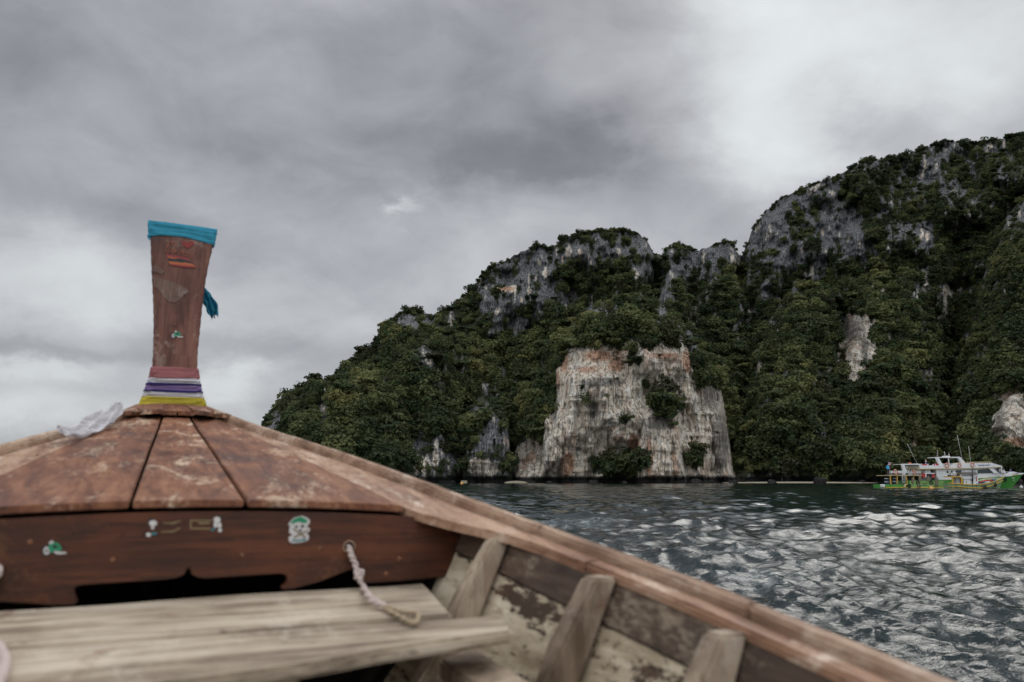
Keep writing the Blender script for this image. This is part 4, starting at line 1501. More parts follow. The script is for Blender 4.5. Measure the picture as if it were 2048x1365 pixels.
tag(o, 'short knotted white rope hanging from the carved panel onto the grey bench', 'rope')
bm = bmesh.new()
lp = smooth_path([atZ(-90, 1300, zb), atZ(-50, 1285, zb), atZ(-12, 1290, zb), atZ(6, 1320, zb), atZ(0, 1350, zb), atZ(-25, 1385, zb), atZ(-80, 1390, zb), atZ(-120, 1350, zb), atZ(-110, 1310, zb)], 8)
strands(bm, lp, .006, 10)
o = from_bm('rope', bm, [ROPE1], None, smooth=True); o.matrix_world = BM
tag(o, 'pale rope loop lying on the grey bench at the left picture edge', 'rope')
bm = bmesh.new()
p_ = smooth_path([atF(-8, 1132, FP + .03), atF(-4, 1137, FP - .006), atF(-3, 1146, FP - .02), atF(-10, 1156, FP - .024), atF(-16, 1190, FP - .03)], 8)
strands(bm, p_, .0052, 3)
o = from_bm('rope', bm, [ROPE1], None, smooth=True); o.matrix_world = BM
tag(o, 'rope end coming out of the carved panel at its far left', 'rope')

# ================================================================== MOORED BOATS
YB = 152.0


def paint(name, c, rough=.45, stain=(.22, .10, .04), amt=.35, sc=.9):
    m_, nt = material(name)
    oc = nt.n('ShaderNodeNewGeometry').outputs['Position']
    n1 = nt.noise(nt.mapping(oc, scale=(2.2, 2.2, .5)), sc, 6, .7, .4)
    n2 = nt.noise(oc, 1.1, 4, .6)
    col = nt.mix(n2, tuple(v * .78 for v in c), tuple(min(1, v * 1.12) for v in c))
    col = nt.mix(nt.m('MULTIPLY', nt.sstep(n1, .55, .72), amt), col, stain)
    finish(nt, principled(nt, col, rough))
    return m_


P_WHITE = paint('boat_white_paint', (.72, .73, .73)); P_GREEN = paint('boat_green_paint', (.075, .33, .055), amt=.25, stain=(.12, .16, .05)); P_LGREEN = paint('faded_green_paint', (.22, .40, .12), amt=.45, stain=(.10, .11, .05))
P_MOSS = paint('dirty_pale_green_paint', (.25, .36, .19), amt=.6, stain=(.06, .07, .03)); P_CREAM = paint('cream_trim', (.60, .48, .26), amt=.3); P_YEL = paint('yellow_trim', (.60, .36, .05), amt=.3)
P_GLASS, nt = material('dark_window_glass'); finish(nt, principled(nt, (.008, .018, .016), .12))
P_BLACK = paint('black_rubber', (.018, .018, .018), .8, (.05, .04, .03), .2); P_RED = paint('kiosk_red', (.48, .02, .018), amt=.1); P_ORANGE = paint('ring_orange', (.62, .13, .04), amt=.1)
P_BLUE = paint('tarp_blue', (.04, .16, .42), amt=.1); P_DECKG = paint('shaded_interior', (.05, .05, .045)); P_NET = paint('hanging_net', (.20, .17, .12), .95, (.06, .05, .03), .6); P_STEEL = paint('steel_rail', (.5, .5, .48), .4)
P_SKYB = paint('flag_light_blue', (.08, .42, .75), amt=0.0); P_NAVY = paint('flag_navy', (.04, .04, .22), amt=0.0); P_FRED = paint('flag_red', (.50, .03, .05), amt=0.0); P_POLE = paint('dark_mast', (.05, .035, .03)); P_BUOY = paint('buoy_orange', (.62, .30, .07), amt=.2)


class Boat:
    def __init__(s, name, label, Y, px):
        s.Y = Y
        p = at(px, 978, Y)
        s.o = empty(name, (p.x, Y, 0))
        s.org = Vector((p.x, Y, 0))
        tag(s.o, label, 'boat')

    def P(s, px, py, dy=0):
        """Point of the boat seen at (px, py) if it lay in the hull's near side, moved dy inboard."""
        return at(px, py, s.Y + dy) - s.org

    def prism(s, name, poly, mat, d0=0.0, d1=4.0, par=None, bevel=.02):
        pts = [s.P(x, y, d0) for x, y in poly]
        return extrude_outline(name, pts, (0, d1 - d0, 0), mat, par or s.o, bevel=0)

    def bar(s, bm, a, b, r=.03, d=0.0, d2=None, n=6):
        tube(bm, [s.P(*a, d), s.P(*b, d if d2 is None else d2)], r, n)

    def bars(s, name, segs, mat, r=.03, d=0.0, par=None):
        bm = bmesh.new()
        for a, b in segs:
            s.bar(bm, a, b, r, d)
        return from_bm(name, bm, mat, par or s.o)

    def hull(s, name, st, mats, par=None):
        """st: (px, sheer py, bottom px, half beam top, half beam at the waterline)."""
        bm = bmesh.new()
        rows = []
        cy = s.half
        for (x, yt, xb, bt, bb) in st:
            T = s.P(x, yt, cy - bt); B_ = s.P(xb, 981, cy - bb)
            row = []
            for side in (-1, 1):
                seq = []
                for q in np.linspace(0, 1, 6):
                    z = T.z + (B_.z - T.z) * q
                    xx = T.x + (B_.x - T.x) * q
                    hb = bt + (bb - bt) * q ** 1.4
                    seq.append((xx, cy + side * hb, z))
                row.append(seq)
            rows.append(row[0] + row[1][::-1])
        vr = [[bm.verts.new(p) for p in r] for r in rows]
        n = len(vr[0])
        for A, B_ in zip(vr[:-1], vr[1:]):
            for k in range(n - 1):
                bm.faces.new((A[k], B_[k], B_[k + 1], A[k + 1]))
            bm.faces.new((A[n - 1], B_[n - 1], B_[0], A[0]))   # deck lid
        bm.faces.new(vr[0]); bm.faces.new(vr[-1][::-1])
        return from_bm(name, bm, mats, par or s.o)

    def strip(s, name, pts, halfs, mat, r=.05, off=0.0):
        bm = bmesh.new()
        tube(bm, [s.P(x, y, s.half - h - off) for (x, y), h in zip(pts, halfs)], r, 6)
        return from_bm(name, bm, mat, s.o)


D = Boat('dive_boat', 'large white and green dive boat moored under the cliffs with an orange buoy beside it', YB, 1905)
D.half = 2.6
D.hull('hull', [(1767, 969.5, 1768, 2.2, 2.1), (1817, 969.5, 1817, 2.5, 2.4), (1819, 962, 1819, 2.55, 2.4), (1850, 961.5, 1850, 2.6, 2.5), (1888, 961, 1888, 2.6, 2.5), (1930, 959, 1930, 2.6, 2.3), (1965, 957, 1962, 2.5, 1.9),
                (1995, 954, 1985, 2.1, 1.2), (2018, 952, 2000, 1.4, .6), (2036, 950, 2012, .6, .2), (2047, 948.5, 2019, .06, .03)], P_GREEN)
D.prism('hull_side_panel', [(1820, 962.3), (1888, 961.5), (1888, 975.5), (1820, 975.5)], P_LGREEN, -.06, -.01)
D.strip('rub_rail', [(1766, 975.6), (1818, 975.6), (1888, 976.5), (1930, 977)], [2.3, 2.5, 2.6, 2.5], P_YEL, .09, .10)
D.strip('sheer_rail', [(1888, 960.6), (1930, 958.6), (1965, 956.6), (1995, 953.8), (2018, 951.6), (2036, 949.8), (2047.5, 948.2)], [2.6, 2.6, 2.5, 2.1, 1.4, .6, .05], P_CREAM, .07, .03)
# foredeck bulwark and trunk cabin
D.prism('bow_cabin', [(1955, 957), (1990, 943.5), (2003, 943), (2026, 952.3), (1995, 955)], P_WHITE, .5, 4.5)
D.prism('bow_bulwark', [(2018, 951.6), (2024, 948.3), (2040, 946.6), (2050, 946.3), (2046, 949), (2030, 951)], P_WHITE, 1.9, 3.2)
# main deckhouse
D.prism('deckhouse', [(1874, 960.5), (1872, 938), (1905, 938), (1960, 937.5), (1993, 936), (1996, 944), (2000, 953.5), (1960, 957)], P_WHITE, .25, 4.9)
for q in ([(1902.5, 941.8), (1905.3, 941.8), (1905.3, 946), (1902.5, 946)], [(1894, 942), (1897.2, 942), (1897.2, 946.5), (1894, 946.5)]):
    D.prism('window', q, P_GLASS, .17, .4)
D.prism('window', [(1912, 941), (1932, 940), (1932, 947), (1912, 947)], P_GLASS, .15, .4)
D.prism('window', [(1934, 940), (1953, 939.5), (1953, 947), (1934, 947)], P_GLASS, .15, .4)
D.prism('window', [(1956, 939.5), (1977, 938.2), (1987, 946.6), (1956, 947)], P_GLASS, .15, .4)
D.prism('window', [(1989.5, 937.8), (2001, 937.2), (2003, 946), (1998, 946)], P_GLASS, .15, .4)
for x in (1998.4, 2000.6): D.bars('window_frame', [((x, 937.5), (x + .4, 946))], P_WHITE, .05, .1)
D.prism('slanted_pillar', [(1977.5, 937.2), (1985, 936.8), (1998, 947), (1988.5, 947.3)], P_WHITE, -.05, .3)
D.prism('windscreen_post', [(2001.5, 931.8), (2004, 932.5), (2011, 944), (2012, 946), (2003, 946), (2002, 938)], P_WHITE, .1, 4.9)
D.prism('window', [(2004.2, 936), (2006.2, 936), (2008, 941), (2005.6, 941)], P_GLASS, .04, .2)
# upper deck bulwark with cream edge below
D.prism('upper_bulwark', [(1840, 931.3), (1905, 931.3), (1909, 928), (1916, 926.7), (1983, 926.2), (2003.5, 932), (2002, 933.8), (1960, 935.6), (1900, 936.8), (1840, 937.5)], P_WHITE, -.10, 5.3)
D.prism('cream_edge', [(1836.5, 937.6), (1900, 937), (1960, 935.8), (2003, 934), (2003, 935.2), (1960, 937.2), (1900, 938.6), (1836.5, 939.3)], P_CREAM, -.16, 5.35)
# aft deckhouse, open lower deck
D.prism('aft_cabin', [(1845, 961), (1845, 939.3), (1861, 939.3), (1861, 961)], P_WHITE, 1.0, 4.4)
D.prism('side_passage', [(1861, 961), (1861, 939.3), (1876, 939.3), (1876, 961)], P_DECKG, 1.6, 4.2)
D.prism('round_tank', [(1848, 948), (1848.5, 943), (1851, 940.6), (1859, 940.6), (1862, 943), (1862.5, 948)], P_STEEL, .4, 1.8)
k = D.prism('kiosk', [(1845.2, 947.8), (1869.5, 947.8), (1870.2, 955.5), (1845.2, 955.5)], P_RED, -.05, 1.2)
D.prism('kiosk_roof', [(1852, 946.2), (1868.5, 946.2), (1870, 948), (1851, 948)], P_WHITE, -.12, 1.3, k)
D.prism('kiosk_opening', [(1853.5, 948.4), (1864, 948.4), (1864, 955), (1853.5, 955)], P_BLACK, -.09, .3, k)
D.prism('kiosk_post', [(1851, 947.8), (1853, 947.8), (1853, 955.5), (1851, 955.5)], P_WHITE, -.11, .2, k)
# raised aft deck on yellow posts
D.prism('aft_deck', [(1777.5, 950.6), (1845, 950.6), (1845, 952), (1777.5, 952)], P_CREAM, 0.0, 5.2)
for q in ([(1780, 952), (1781.6, 952), (1783, 969), (1781.2, 969)], [(1794, 952), (1795.4, 952), (1795.6, 969), (1794.4, 969)], [(1811.6, 952), (1813.4, 952), (1816, 968), (1814, 968)], [(1827, 952), (1828, 952), (1829, 961), (1828, 961)]):
    D.prism('deck_post', q, P_YEL, .1, .32)
for q in ([(1781.6, 952), (1783, 969)], [(1794.8, 952), (1795, 969)], [(1812, 952), (1815, 968)]):
    D.bars('deck_post', [(q[0], q[1])], P_YEL, .08, 4.9)
D.prism('inner_bulkhead', [(1819, 952), (1845, 952), (1845, 961), (1819, 961)], P_DECKG, 2.2, 4.4)
D.bars('rail', [((1780, 942.5), (1804, 942.5)), ((1780, 946), (1804, 946))] + [((x, 942.5), (x, 950.6)) for x in np.arange(1780, 1805, 3)], P_WHITE, .045, .05)
D.bars('rail', [((1811, 942.5), (1841, 942.5)), ((1811, 946), (1841, 946))] + [((x, 942.5), (x, 950.6)) for x in np.arange(1811, 1842, 3)], P_WHITE, .045, .05)
D.prism('rail_cloth', [(1784, 943), (1803.5, 943), (1803.5, 947.4), (1784, 947.4)], P_WHITE, .12, .16)
D.prism('rail_cloth', [(1817, 946), (1826, 946), (1826, 950.4), (1817, 950.4)], P_WHITE, .12, .16)
# aft arch
D.prism('aft_arch', [(1804, 930), (1806, 928), (1838, 927.6), (1841, 930), (1844, 938), (1841.5, 938), (1837.6, 930), (1809.4, 930.4), (1812, 939), (1814.5, 942), (1811, 950), (1807, 950), (1806.5, 940)], P_WHITE, .1, .6)
D.prism('aft_arch', [(1804, 930), (1806, 928), (1838, 927.6), (1841, 930), (1844, 938), (1841.5, 938), (1837.6, 930), (1809.4, 930.4), (1812, 939), (1814.5, 942), (1811, 950), (1807, 950), (1806.5, 940)], P_WHITE, 4.5, 5.0)
D.prism('arch_roof', [(1805, 928.4), (1839, 928), (1839, 929), (1805, 929.4)], P_WHITE, .6, 4.5)
D.bars('stair_frame', [((1816, 931), (1818, 950)), ((1824, 931), (1818, 942)), ((1832, 933), (1823, 942)), ((1831, 931), (1832, 942)), ((1820, 931), (1818, 938))], P_STEEL, .06, 2.4)
D.bars('ladder', [((1804.6, 951), (1804.6, 968)), ((1810, 951), (1810.6, 968))] + [((1804.6, y), (1810.4, y)) for y in (954, 957, 960, 963, 966)], P_STEEL, .05, -.05)
# radar arch
D.prism('radar_arch', [(1872.3, 915.6), (1873.6, 914.4), (1919, 914), (1922, 915.4), (1933.5, 928.5), (1930, 931), (1924.5, 930), (1917.2, 916.3), (1878, 916.2), (1886.5, 931.5), (1879.5, 932)], P_WHITE, .2, .7)
D.prism('radar_arch', [(1872.3, 915.6), (1873.6, 914.4), (1919, 914), (1922, 915.4), (1933.5, 928.5), (1930, 931), (1924.5, 930), (1917.2, 916.3), (1878, 916.2), (1886.5, 931.5), (1879.5, 932)], P_WHITE, 4.3, 4.8)
D.prism('arch_platform', [(1874, 914.6), (1918, 914.2), (1918, 915.4), (1874, 915.8)], P_WHITE, .7, 4.3)
D.bars('arch_strut', [((1896.5, 915), (1898.5, 931))], P_WHITE, .10, .4)
D.prism('radar_housing', [(1891, 914.2), (1892, 912), (1899.5, 912), (1900.5, 914.2)], P_WHITE, 1.8, 3.2)
D.bars('antenna', [((1875.5, 914.5), (1875.3, 900))], P_STEEL, .03, .4)
D.bars('antenna', [((1889.5, 914), (1888.5, 903.5)), ((1888.7, 903.5), (1891.5, 911))], P_STEEL, .035, 2.2)
D.bars('whip_antenna', [((1924, 916.5), (1914.3, 870))], P_STEEL, .035, .4)
D.bars('whip_antenna', [((1941.5, 926), (1937.3, 893))], P_STEEL, .035, .4)
D.bars('whip_antenna', [((1834.5, 927.5), (1814.5, 888))], P_STEEL, .035, .4)
D.bars('roof_rail', [((1933, 925), (1982, 924.3))] + [((x, 924.5), (x + .2, 926.6)) for x in np.arange(1935, 1984, 4)], P_CREAM, .04, .4)
D.bars('roof_rail', [((1906, 928), (1912, 926.2)), ((1912, 926.2), (1926, 926))] + [((x, 926.2), (x, 929)) for x in np.arange(1908, 1928, 3.3)], P_CREAM, .03, .3)
D.prism('orange_lamp', [(1819.3, 927.6), (1819.6, 925.2), (1822.3, 925.2), (1822.5, 927.6)], P_ORANGE, 1, 1.4)
# life jackets along the upper rail: a jumble of red and white
rg = np.random.RandomState(9)
for a, b in ((1842, 1856), (1866, 1877)):
    bm = bmesh.new()
    for i in range(16):
        x = a + (b - a) * i / 15
        box(bm, D.P(x, 930 + rg.uniform(-.7, .5), .15 + rg.uniform(0, .5)), (.11, .2, .26), Matrix.Rotation(rg.uniform(-.4, .4), 3, 'Y'), mat_index=int(rg.rand() < .3))
    o = from_bm('life_jacket_row', bm, [P_FRED, P_WHITE], D.o)
    tag(o, kind='stuff')
D.prism('emblem', circ(1929.3, 928.3, 2.3, 3.4), P_YEL, .13, .2)
for (x, y, sz) in [(1772, 957, 1), (1788.5, 956.5, 1)]:
    for j in range(4):
        D.prism('dive_seat', [(x + (j % 2) * 1.5, y + j * 3.2), (x + 5.5 + (j % 2) * 1.5, y + j * 3.2), (x + 5.5 + (j % 2) * 1.5, y + 1.4 + j * 3.2), (x + (j % 2) * 1.5, y + 1.4 + j * 3.2)], P_WHITE if j % 2 == 0 else P_NAVY, 1.2, 1.9)
D.prism('stern_cushion', [(1766.8, 975), (1766.4, 971), (1768, 969.2), (1770.4, 969.2), (1769.2, 975)], P_WHITE, -.1, 1.2)
D.prism('corner_cushion', [(1808, 974.5), (1809, 969.5), (1812, 968), (1816, 969), (1812, 971), (1811, 975)], P_CREAM, -.2, .1)
D.bars('rail', [((1846, 954.4), (1877, 954.2)), ((1877, 954.2), (1877, 961)), ((1862, 954.3), (1862, 961)), ((1854, 954.3), (1854, 961))], P_STEEL, .04, -.02)
D.prism('bow_clutter', [(2020, 949), (2023, 944.6), (2028, 943.8), (2033, 945), (2037, 946.4), (2036, 949)], P_WHITE, 1.9, 2.9)
D.bars('rail', [((2010, 944), (2020, 944.2))] + [((x, 944.1), (x, 948)) for x in (2011, 2014, 2017, 2019.7)], P_STEEL, .035, .8)
for nm, q in (('hanging_net', [(1824, 958), (1826, 955), (1828, 958), (1828, 968), (1824, 968)]), ('hanging_net', [(1838, 953), (1841, 951), (1843.5, 955), (1842, 963), (1838, 963)]), ('hanging_net', [(1871, 958), (1874, 956.5), (1877, 959), (1876, 968), (1876.5, 974), (1873.5, 972), (1870.5, 973)]),
              ('hanging_net', [(1855, 955), (1857, 952), (1859.5, 955), (1859, 962), (1854, 962)]), ('hanging_net', [(1835.5, 969), (1838, 968), (1839, 974.5), (1835, 974.5)]), ('hanging_net', [(1840, 970), (1842.4, 970), (1842, 974.5), (1839.6, 974.5)])):
    D.prism(nm, q, P_NET, -.25, -.07)
for y in (966.8, 970.4): D.prism('scupper_slot', [(1843, y), (1855, y), (1854, y + 1.3), (1844, y + 1.3)], P_DECKG, -.075, -.01)
# name along the upper bulwark, and small lettering at the bow
P_LET = paint('blue_lettering', (.10, .12, .26), amt=0.0); P_LETW = paint('white_lettering', (.55, .60, .55), amt=0.0)


def lettering(bt, txt, px, py, size, mat, d=-.13, rot=0.0, rz=0.0):
    cu = bpy.data.curves.new('lettering', 'FONT')
    cu.body = txt; cu.size = size; cu.extrude = .01; cu.offset = .01; cu.materials.append(mat)
    o = link('lettering_curve', cu)
    bpy.context.view_layer.update()
    me = bpy.data.meshes.new_from_object(o.evaluated_get(bpy.context.evaluated_depsgraph_get()))
    bpy.data.objects.remove(o)
    o2 = link('lettering', me, bt.o)
    o2.location = bt.P(px, py, d)
    o2.rotation_euler = (PI / 2, rot, rz)
    return o2


lettering(D, 'CHAROEN GROUP', 1956.2, 932.4, .27, P_LET, rot=R(-2))
lettering(D, 'CHAROEN', 2024, 958.0, .19, P_LETW, d=1.35, rot=R(-10), rz=R(30))
lettering(D, 'PHUKET', 2026, 962.0, .17, P_LETW, d=1.7, rot=R(-10), rz=R(30))


def ring_mesh():
    bm = bmesh.new()
    n, m = 20, 8
    vs = [[bm.verts.new(((.36 + .085 * math.cos(b)) * math.cos(a), .085 * math.sin(b), (.36 + .085 * math.cos(b)) * math.sin(a))) for b in [2 * PI * j / m for j in range(m)]] for a in [2 * PI * i / n for i in range(n)]]
    for i in range(n):
        for j in range(m):
            f = bm.faces.new((vs[i][j], vs[(i + 1) % n][j], vs[(i + 1) % n][(j + 1) % m], vs[i][(j + 1) % m]))
            f.smooth = True
            f.material_index = 1 if i % 5 == 0 else 0
    me = bpy.data.meshes.new('life_ring')
    bm.to_mesh(me); bm.free()
    me.materials.append(P_ORANGE); me.materials.append(P_WHITE)
    return me


RM = ring_mesh()
for (x, y, sc, lb) in [(1790.3, 944.6, 1.0, 'orange life ring on the aft deck rail nearest the stern'), (1827, 945, .85, 'orange life ring on the rail beneath the white aft arch'), (1893, 931.2, .95, 'orange life ring below the middle of the radar arch'),
                       (1918, 931.2, .85, 'orange life ring under the sloping forward leg of the radar arch'), (1944, 930, .85, 'orange life ring just left of the boat name lettering')]:
    o = link('life_ring', RM)
    o.location = at(x, y, YB) + Vector((0, -.22, 0))
    o.scale = (sc, sc, sc * 1.15)
    tag(o, lb, 'life ring', 'life rings hung on the dive boat')


def flag(px, py, w, h, cols, Y, d, label, tilt=0.0, pole=None, cat='flag'):
    t = empty('flag', at(px, py, Y) + Vector((0, d, 0)))
    tag(t, label, cat, 'flags on the moored boats')
    nb = len(cols)
    s_ = Y / 1617
    for i, (mt, a, b) in enumerate(cols):
        bm = bmesh.new()
        NX = 8
        rr = [[bm.verts.new(((x / NX * w + tilt * z) * s_, math.sin(x * 1.1) * .06, -z * s_)) for x in range(NX + 1)] for z in (a * h, b * h)]
        for k in range(NX):
            bm.faces.new((rr[0][k], rr[0][k + 1], rr[1][k + 1], rr[1][k]))
        ret = bmesh.ops.extrude_face_region(bm, geom=list(bm.faces))
        for v in [g for g in ret['geom'] if isinstance(g, bmesh.types.BMVert)]: v.co.y += .01
        from_bm('stripe', bm, mt, t)
    if pole:
        bm = bmesh.new()
        tube(bm, [(0, 0, .1), (pole[0] * s_, 0, -pole[1] * s_)], .025, 6)
        from_bm('pole', bm, P_STEEL, t)
    return t


THAI = [(P_FRED, 0, .17), (P_WHITE, .17, .34), (P_NAVY, .34, .66), (P_WHITE, .66, .83), (P_FRED, .83, 1)]
flag(1784.5, 925, 6.5, 5.5, THAI, YB, 1.5, 'red white and blue flag flying highest over the stern', -.5, (2, 18))
flag(1779, 931.5, 6, 7, [(P_SKYB, 0, 1)], YB, 1.4, 'plain light blue flag over the stern', .1)
flag(1856, 920, 3.2, 11, THAI, YB, 1.0, 'limp red white and blue flag in front of the radar arch', -.15, (0, 12))
flag(1875.8, 906.5, 2.2, 6, THAI, YB, .4, 'tiny flag on the antenna at the rear of the radar arch', -.1)
flag(1911, 906, 2.0, 4, [(P_FRED, 0, .5), (P_WHITE, .5, 1)], YB, 2.4, 'tiny red and white flag on top of the radar arch', -.1, (1, 8))
flag(2036, 939.5, 4.2, 8, [(P_NAVY, 0, .5), (P_WHITE, .5, .8), (P_FRED, .8, 1)], YB, 2.4, 'flag drooping at the bow of the dive boat', -.6, (1, 9))
flag(2018.5, 937.5, 2.2, 5, [(P_WHITE, 0, 1)], YB, 2.4, 'small white pennant on the foredeck', 0, (0, 8))

# ---- small fishing boat alongside
K = Boat('fishing_boat', 'small faded green wooden fishing boat with yellow trim moored alongside the dive boat', 146.0, 1950)
K.half = 1.5
FST = [(1896, 967, 1898, .9, .8), (1905, 967.6, 1905, 1.3, 1.1), (1920, 968.4, 1920, 1.5, 1.3), (1940, 969.6, 1940, 1.5, 1.3), (1960, 969.8, 1960, 1.5, 1.2), (1978, 967, 1977, 1.35, .9), (1992, 962.6, 1988, .95, .5), (2002, 958, 1994, .4, .2), (2007.5, 954.8, 1998, .05, .03)]
K.hull('hull', FST, P_MOSS)
K.strip('sheer_rail', [(a[0], a[1]) for a in FST], [a[3] for a in FST], P_YEL, .08, .05)
K.strip('rub_rail', [(1897, 973.4), (1920, 974), (1940, 976.2), (1960, 976.6), (1978, 973.6), (1994, 967), (2006, 961.6)], [.95, 1.45, 1.45, 1.42, 1.2, .7, .1], P_YEL, .08, .10)
for i, (x, y0, y1) in enumerate([(1902, 968, 977), (1912, 968.5, 978), (1924, 969, 978), (1934, 970, 978), (1946, 970, 979), (1953, 970, 979), (1964, 969.8, 979), (1984, 966, 977)]):
    K.bars('hull_stain', [((x, y0), (x + .4, y1))], P_DECKG, .035, -.02)
hs = K.prism('wheelhouse', [(1928, 969.5), (1927, 958), (1945, 958), (1946, 969.8)], P_WHITE, .5, 2.4)
K.prism('funnel_casing', [(1946, 970), (1946.5, 949), (1956, 948.5), (1957, 969.5)], P_WHITE, .6, 2.2)
K.prism('upper_wheelhouse', [(1920.5, 957.6), (1921, 947.2), (1946, 948.5), (1956, 948), (1956, 950), (1945, 958.4), (1935, 958.3)], P_WHITE, .35, 2.6)
K.prism('wheelhouse_roof', [(1914, 948), (1914, 946.2), (1923, 946.2), (1946, 947.6), (1957, 947), (1957, 948.4), (1946, 949), (1923, 948.2)], P_NET, .1, 2.8)
for x in (1924.6, 1928, 1931.4, 1934.8, 1938.2, 1941.4): K.prism('window', [(x, 950.3), (x + 1.6, 950.4), (x + 1.6, 952.8), (x, 952.7)], P_GLASS, .28, .4)
K.prism('window', [(1949.5, 951), (1951.5, 951), (1951.5, 953.6), (1949.5, 953.6)], P_GLASS, .53, .7)
K.prism('window', [(1932, 963), (1933.6, 963), (1933.6, 966), (1932, 966)], P_GLASS, .43, .6)
K.prism('window', [(1941.5, 959.6), (1944, 959.6), (1944, 961.6), (1941.5, 961.6)], P_GLASS, .43, .6)
K.prism('doorway', [(1952.5, 954), (1953.8, 954), (1953.8, 963), (1952.5, 963)], P_RED, .54, .7)
K.prism('aft_platform', [(1902.6, 953), (1922, 953), (1922, 955), (1902.6, 955)], P_YEL, .1, 2.8)
for q in ([(1904.5, 955), (1906.4, 955), (1907, 967.5), (1905, 967.5)], [(1922.8, 955), (1925.4, 955), (1925.4, 969), (1923, 969)]):
    K.prism('platform_post', q, P_YEL, .15, .4)
K.prism('engine_room', [(1913, 968.6), (1913, 955), (1919.5, 955), (1919.5, 968.6)], P_STEEL, .8, 2.2)
K.prism('dark_hold', [(1919.5, 968.8), (1919.5, 955.4), (1928, 957), (1928, 969)], P_DECKG, 1.0, 2.2)
K.bars('roof_rail', [((1903, 947), (1913, 946)), ((1903, 950), (1913, 950))] + [((x, 946.5), (x, 953)) for x in (1903, 1906, 1909, 1912)], P_WHITE, .05, .2)
K.bars('roof_rail', [((1924, 942), (1955, 942)), ((1924, 944.4), (1955, 944.4))] + [((x, 942), (x, 947)) for x in np.arange(1924, 1956, 4)], P_WHITE, .045, .3)
K.prism('deck_gear', [(1903, 953), (1904, 949.5), (1908, 950.5), (1911, 948.6), (1914, 950), (1914, 953)], P_DECKG, .6, 2.0)
K.bars('mast', [((1945.2, 969.5), (1945.4, 936))], P_POLE, .12, .2)
K.bars('boom', [((1958, 965.5), (1972, 961.6)), ((1972, 961.6), (1986, 961))], P_RED, .12, .6)
for q, mt in (([(1954, 969), (1955, 967.2), (1959, 967), (1960, 969)], P_BLUE), ([(1965.5, 967.2), (1966, 965.6), (1969, 965.2), (1969.5, 967.4)], P_BLUE), ([(1971, 966), (1972.5, 963.8), (1979, 963), (1980.5, 965)], P_WHITE), ([(1986.6, 962.4), (1987.2, 959), (1991, 959), (1991.4, 962)], P_BLUE)):
    K.prism('deck_bundle', q, mt, .4, 1.2)
K.prism('foredeck_house', [(1958, 962), (1975, 957.8), (1990, 956), (2000, 955.6), (1992, 960), (1960, 967)], P_MOSS, .9, 1.9)
K.bars('bow_post', [((1995, 957.5), (1995, 951.6))], P_MOSS, .12, 1.2)
K.prism('bow_lamp', [(1999, 954), (1999, 950), (2001.4, 949.4), (2002, 954)], P_STEEL, 1.3, 1.7)


def tyre_mesh():
    bm = bmesh.new()
    n, m = 18, 8
    vs = [[bm.verts.new(((.27 + .11 * math.cos(b)) * math.cos(a), .10 * math.sin(b), (.27 + .11 * math.cos(b)) * math.sin(a))) for b in [2 * PI * j / m for j in range(m)]] for a in [2 * PI * i / n for i in range(n)]]
    for i in range(n):
        for j in range(m):
            f = bm.faces.new((vs[i][j], vs[(i + 1) % n][j], vs[(i + 1) % n][(j + 1) % m], vs[i][(j + 1) % m])); f.smooth = True
    me = bpy.data.meshes.new('tyre'); bm.to_mesh(me); bm.free(); me.materials.append(P_BLACK)
    return me


TM = tyre_mesh()
for (x, y, Y, rz, lb) in [(1835.8, 965.5, YB - .12, 0, 'black tyre fender left of the two slots on the light green hull'), (1862.4, 965.5, YB - .12, 0, 'black tyre fender right of the two slots on the light green hull'),
                          (1818.5, 972, YB - .12, 0, 'black tyre fender where the low stern platform meets the hull'), (1991, 970.5, 146.55, .5, 'black tyre fender nearest the bow of the small fishing boat'),
                          (1970.5, 975, 145.9, .3, 'black tyre fender hanging at the waterline of the fishing boat'), (2011, 960.2, YB + .9, .5, 'black tyre fender on the bow of the large dive boat')]:
    o = link('tyre', TM)
    o.location = at(x, y, Y)
    o.rotation_euler = (0, 0, rz)
    tag(o, lb, 'tyre', 'tyre fenders on the moored boats')

# ---- buoys
def buoy(x, y, Y, r, mat, lb):
    bm = bmesh.new()
    p = at(x, y, Y)
    bmesh.ops.create_uvsphere(bm, u_segments=20, v_segments=12, radius=r)
    for v in bm.verts: v.co.z *= .92
    t = from_bm('buoy', bm, mat, None, smooth=True)
    t.location = (p.x, Y, r * .25)
    bm = bmesh.new()
    tube(bm, [(.10 * math.cos(a), 0, r * .95 + .10 + .10 * math.sin(a)) for a in np.linspace(0, 2 * PI, 13)[:-1]], .025, 6, closed=True)
    from_bm('lifting_eye', bm, P_STEEL, t)
    tag(t, lb, 'buoy')


buoy(1862.5, 976, 139, .42, P_BUOY, 'orange mooring buoy afloat in front of the dive boat')
buoy(923.5, 967.5, 300, .62, P_BUOY, 'small orange buoy afloat far off by the concrete block under the left cliffs')
buoy(2043, 975.5, 170, .30, P_WHITE, 'white buoy afloat beneath the bow of the dive boat')

# ---- shore pieces
bm = bmesh.new()
c = at(928, 964, 398)
box(bm, (0, 0, 0), (3.0, 2.5, 1.3))
bmesh.ops.bevel(bm, geom=list(bm.edges), offset=.1, segments=2, affect='EDGES')
o = from_bm('concrete_block', bm, paint('old_concrete', (.34, .31, .22), .9, (.10, .09, .06), .5), None)
o.location = (c.x, 398, .55)
tag(o, 'squat weathered concrete block standing in the water at the foot of the left cliffs', 'concrete block')


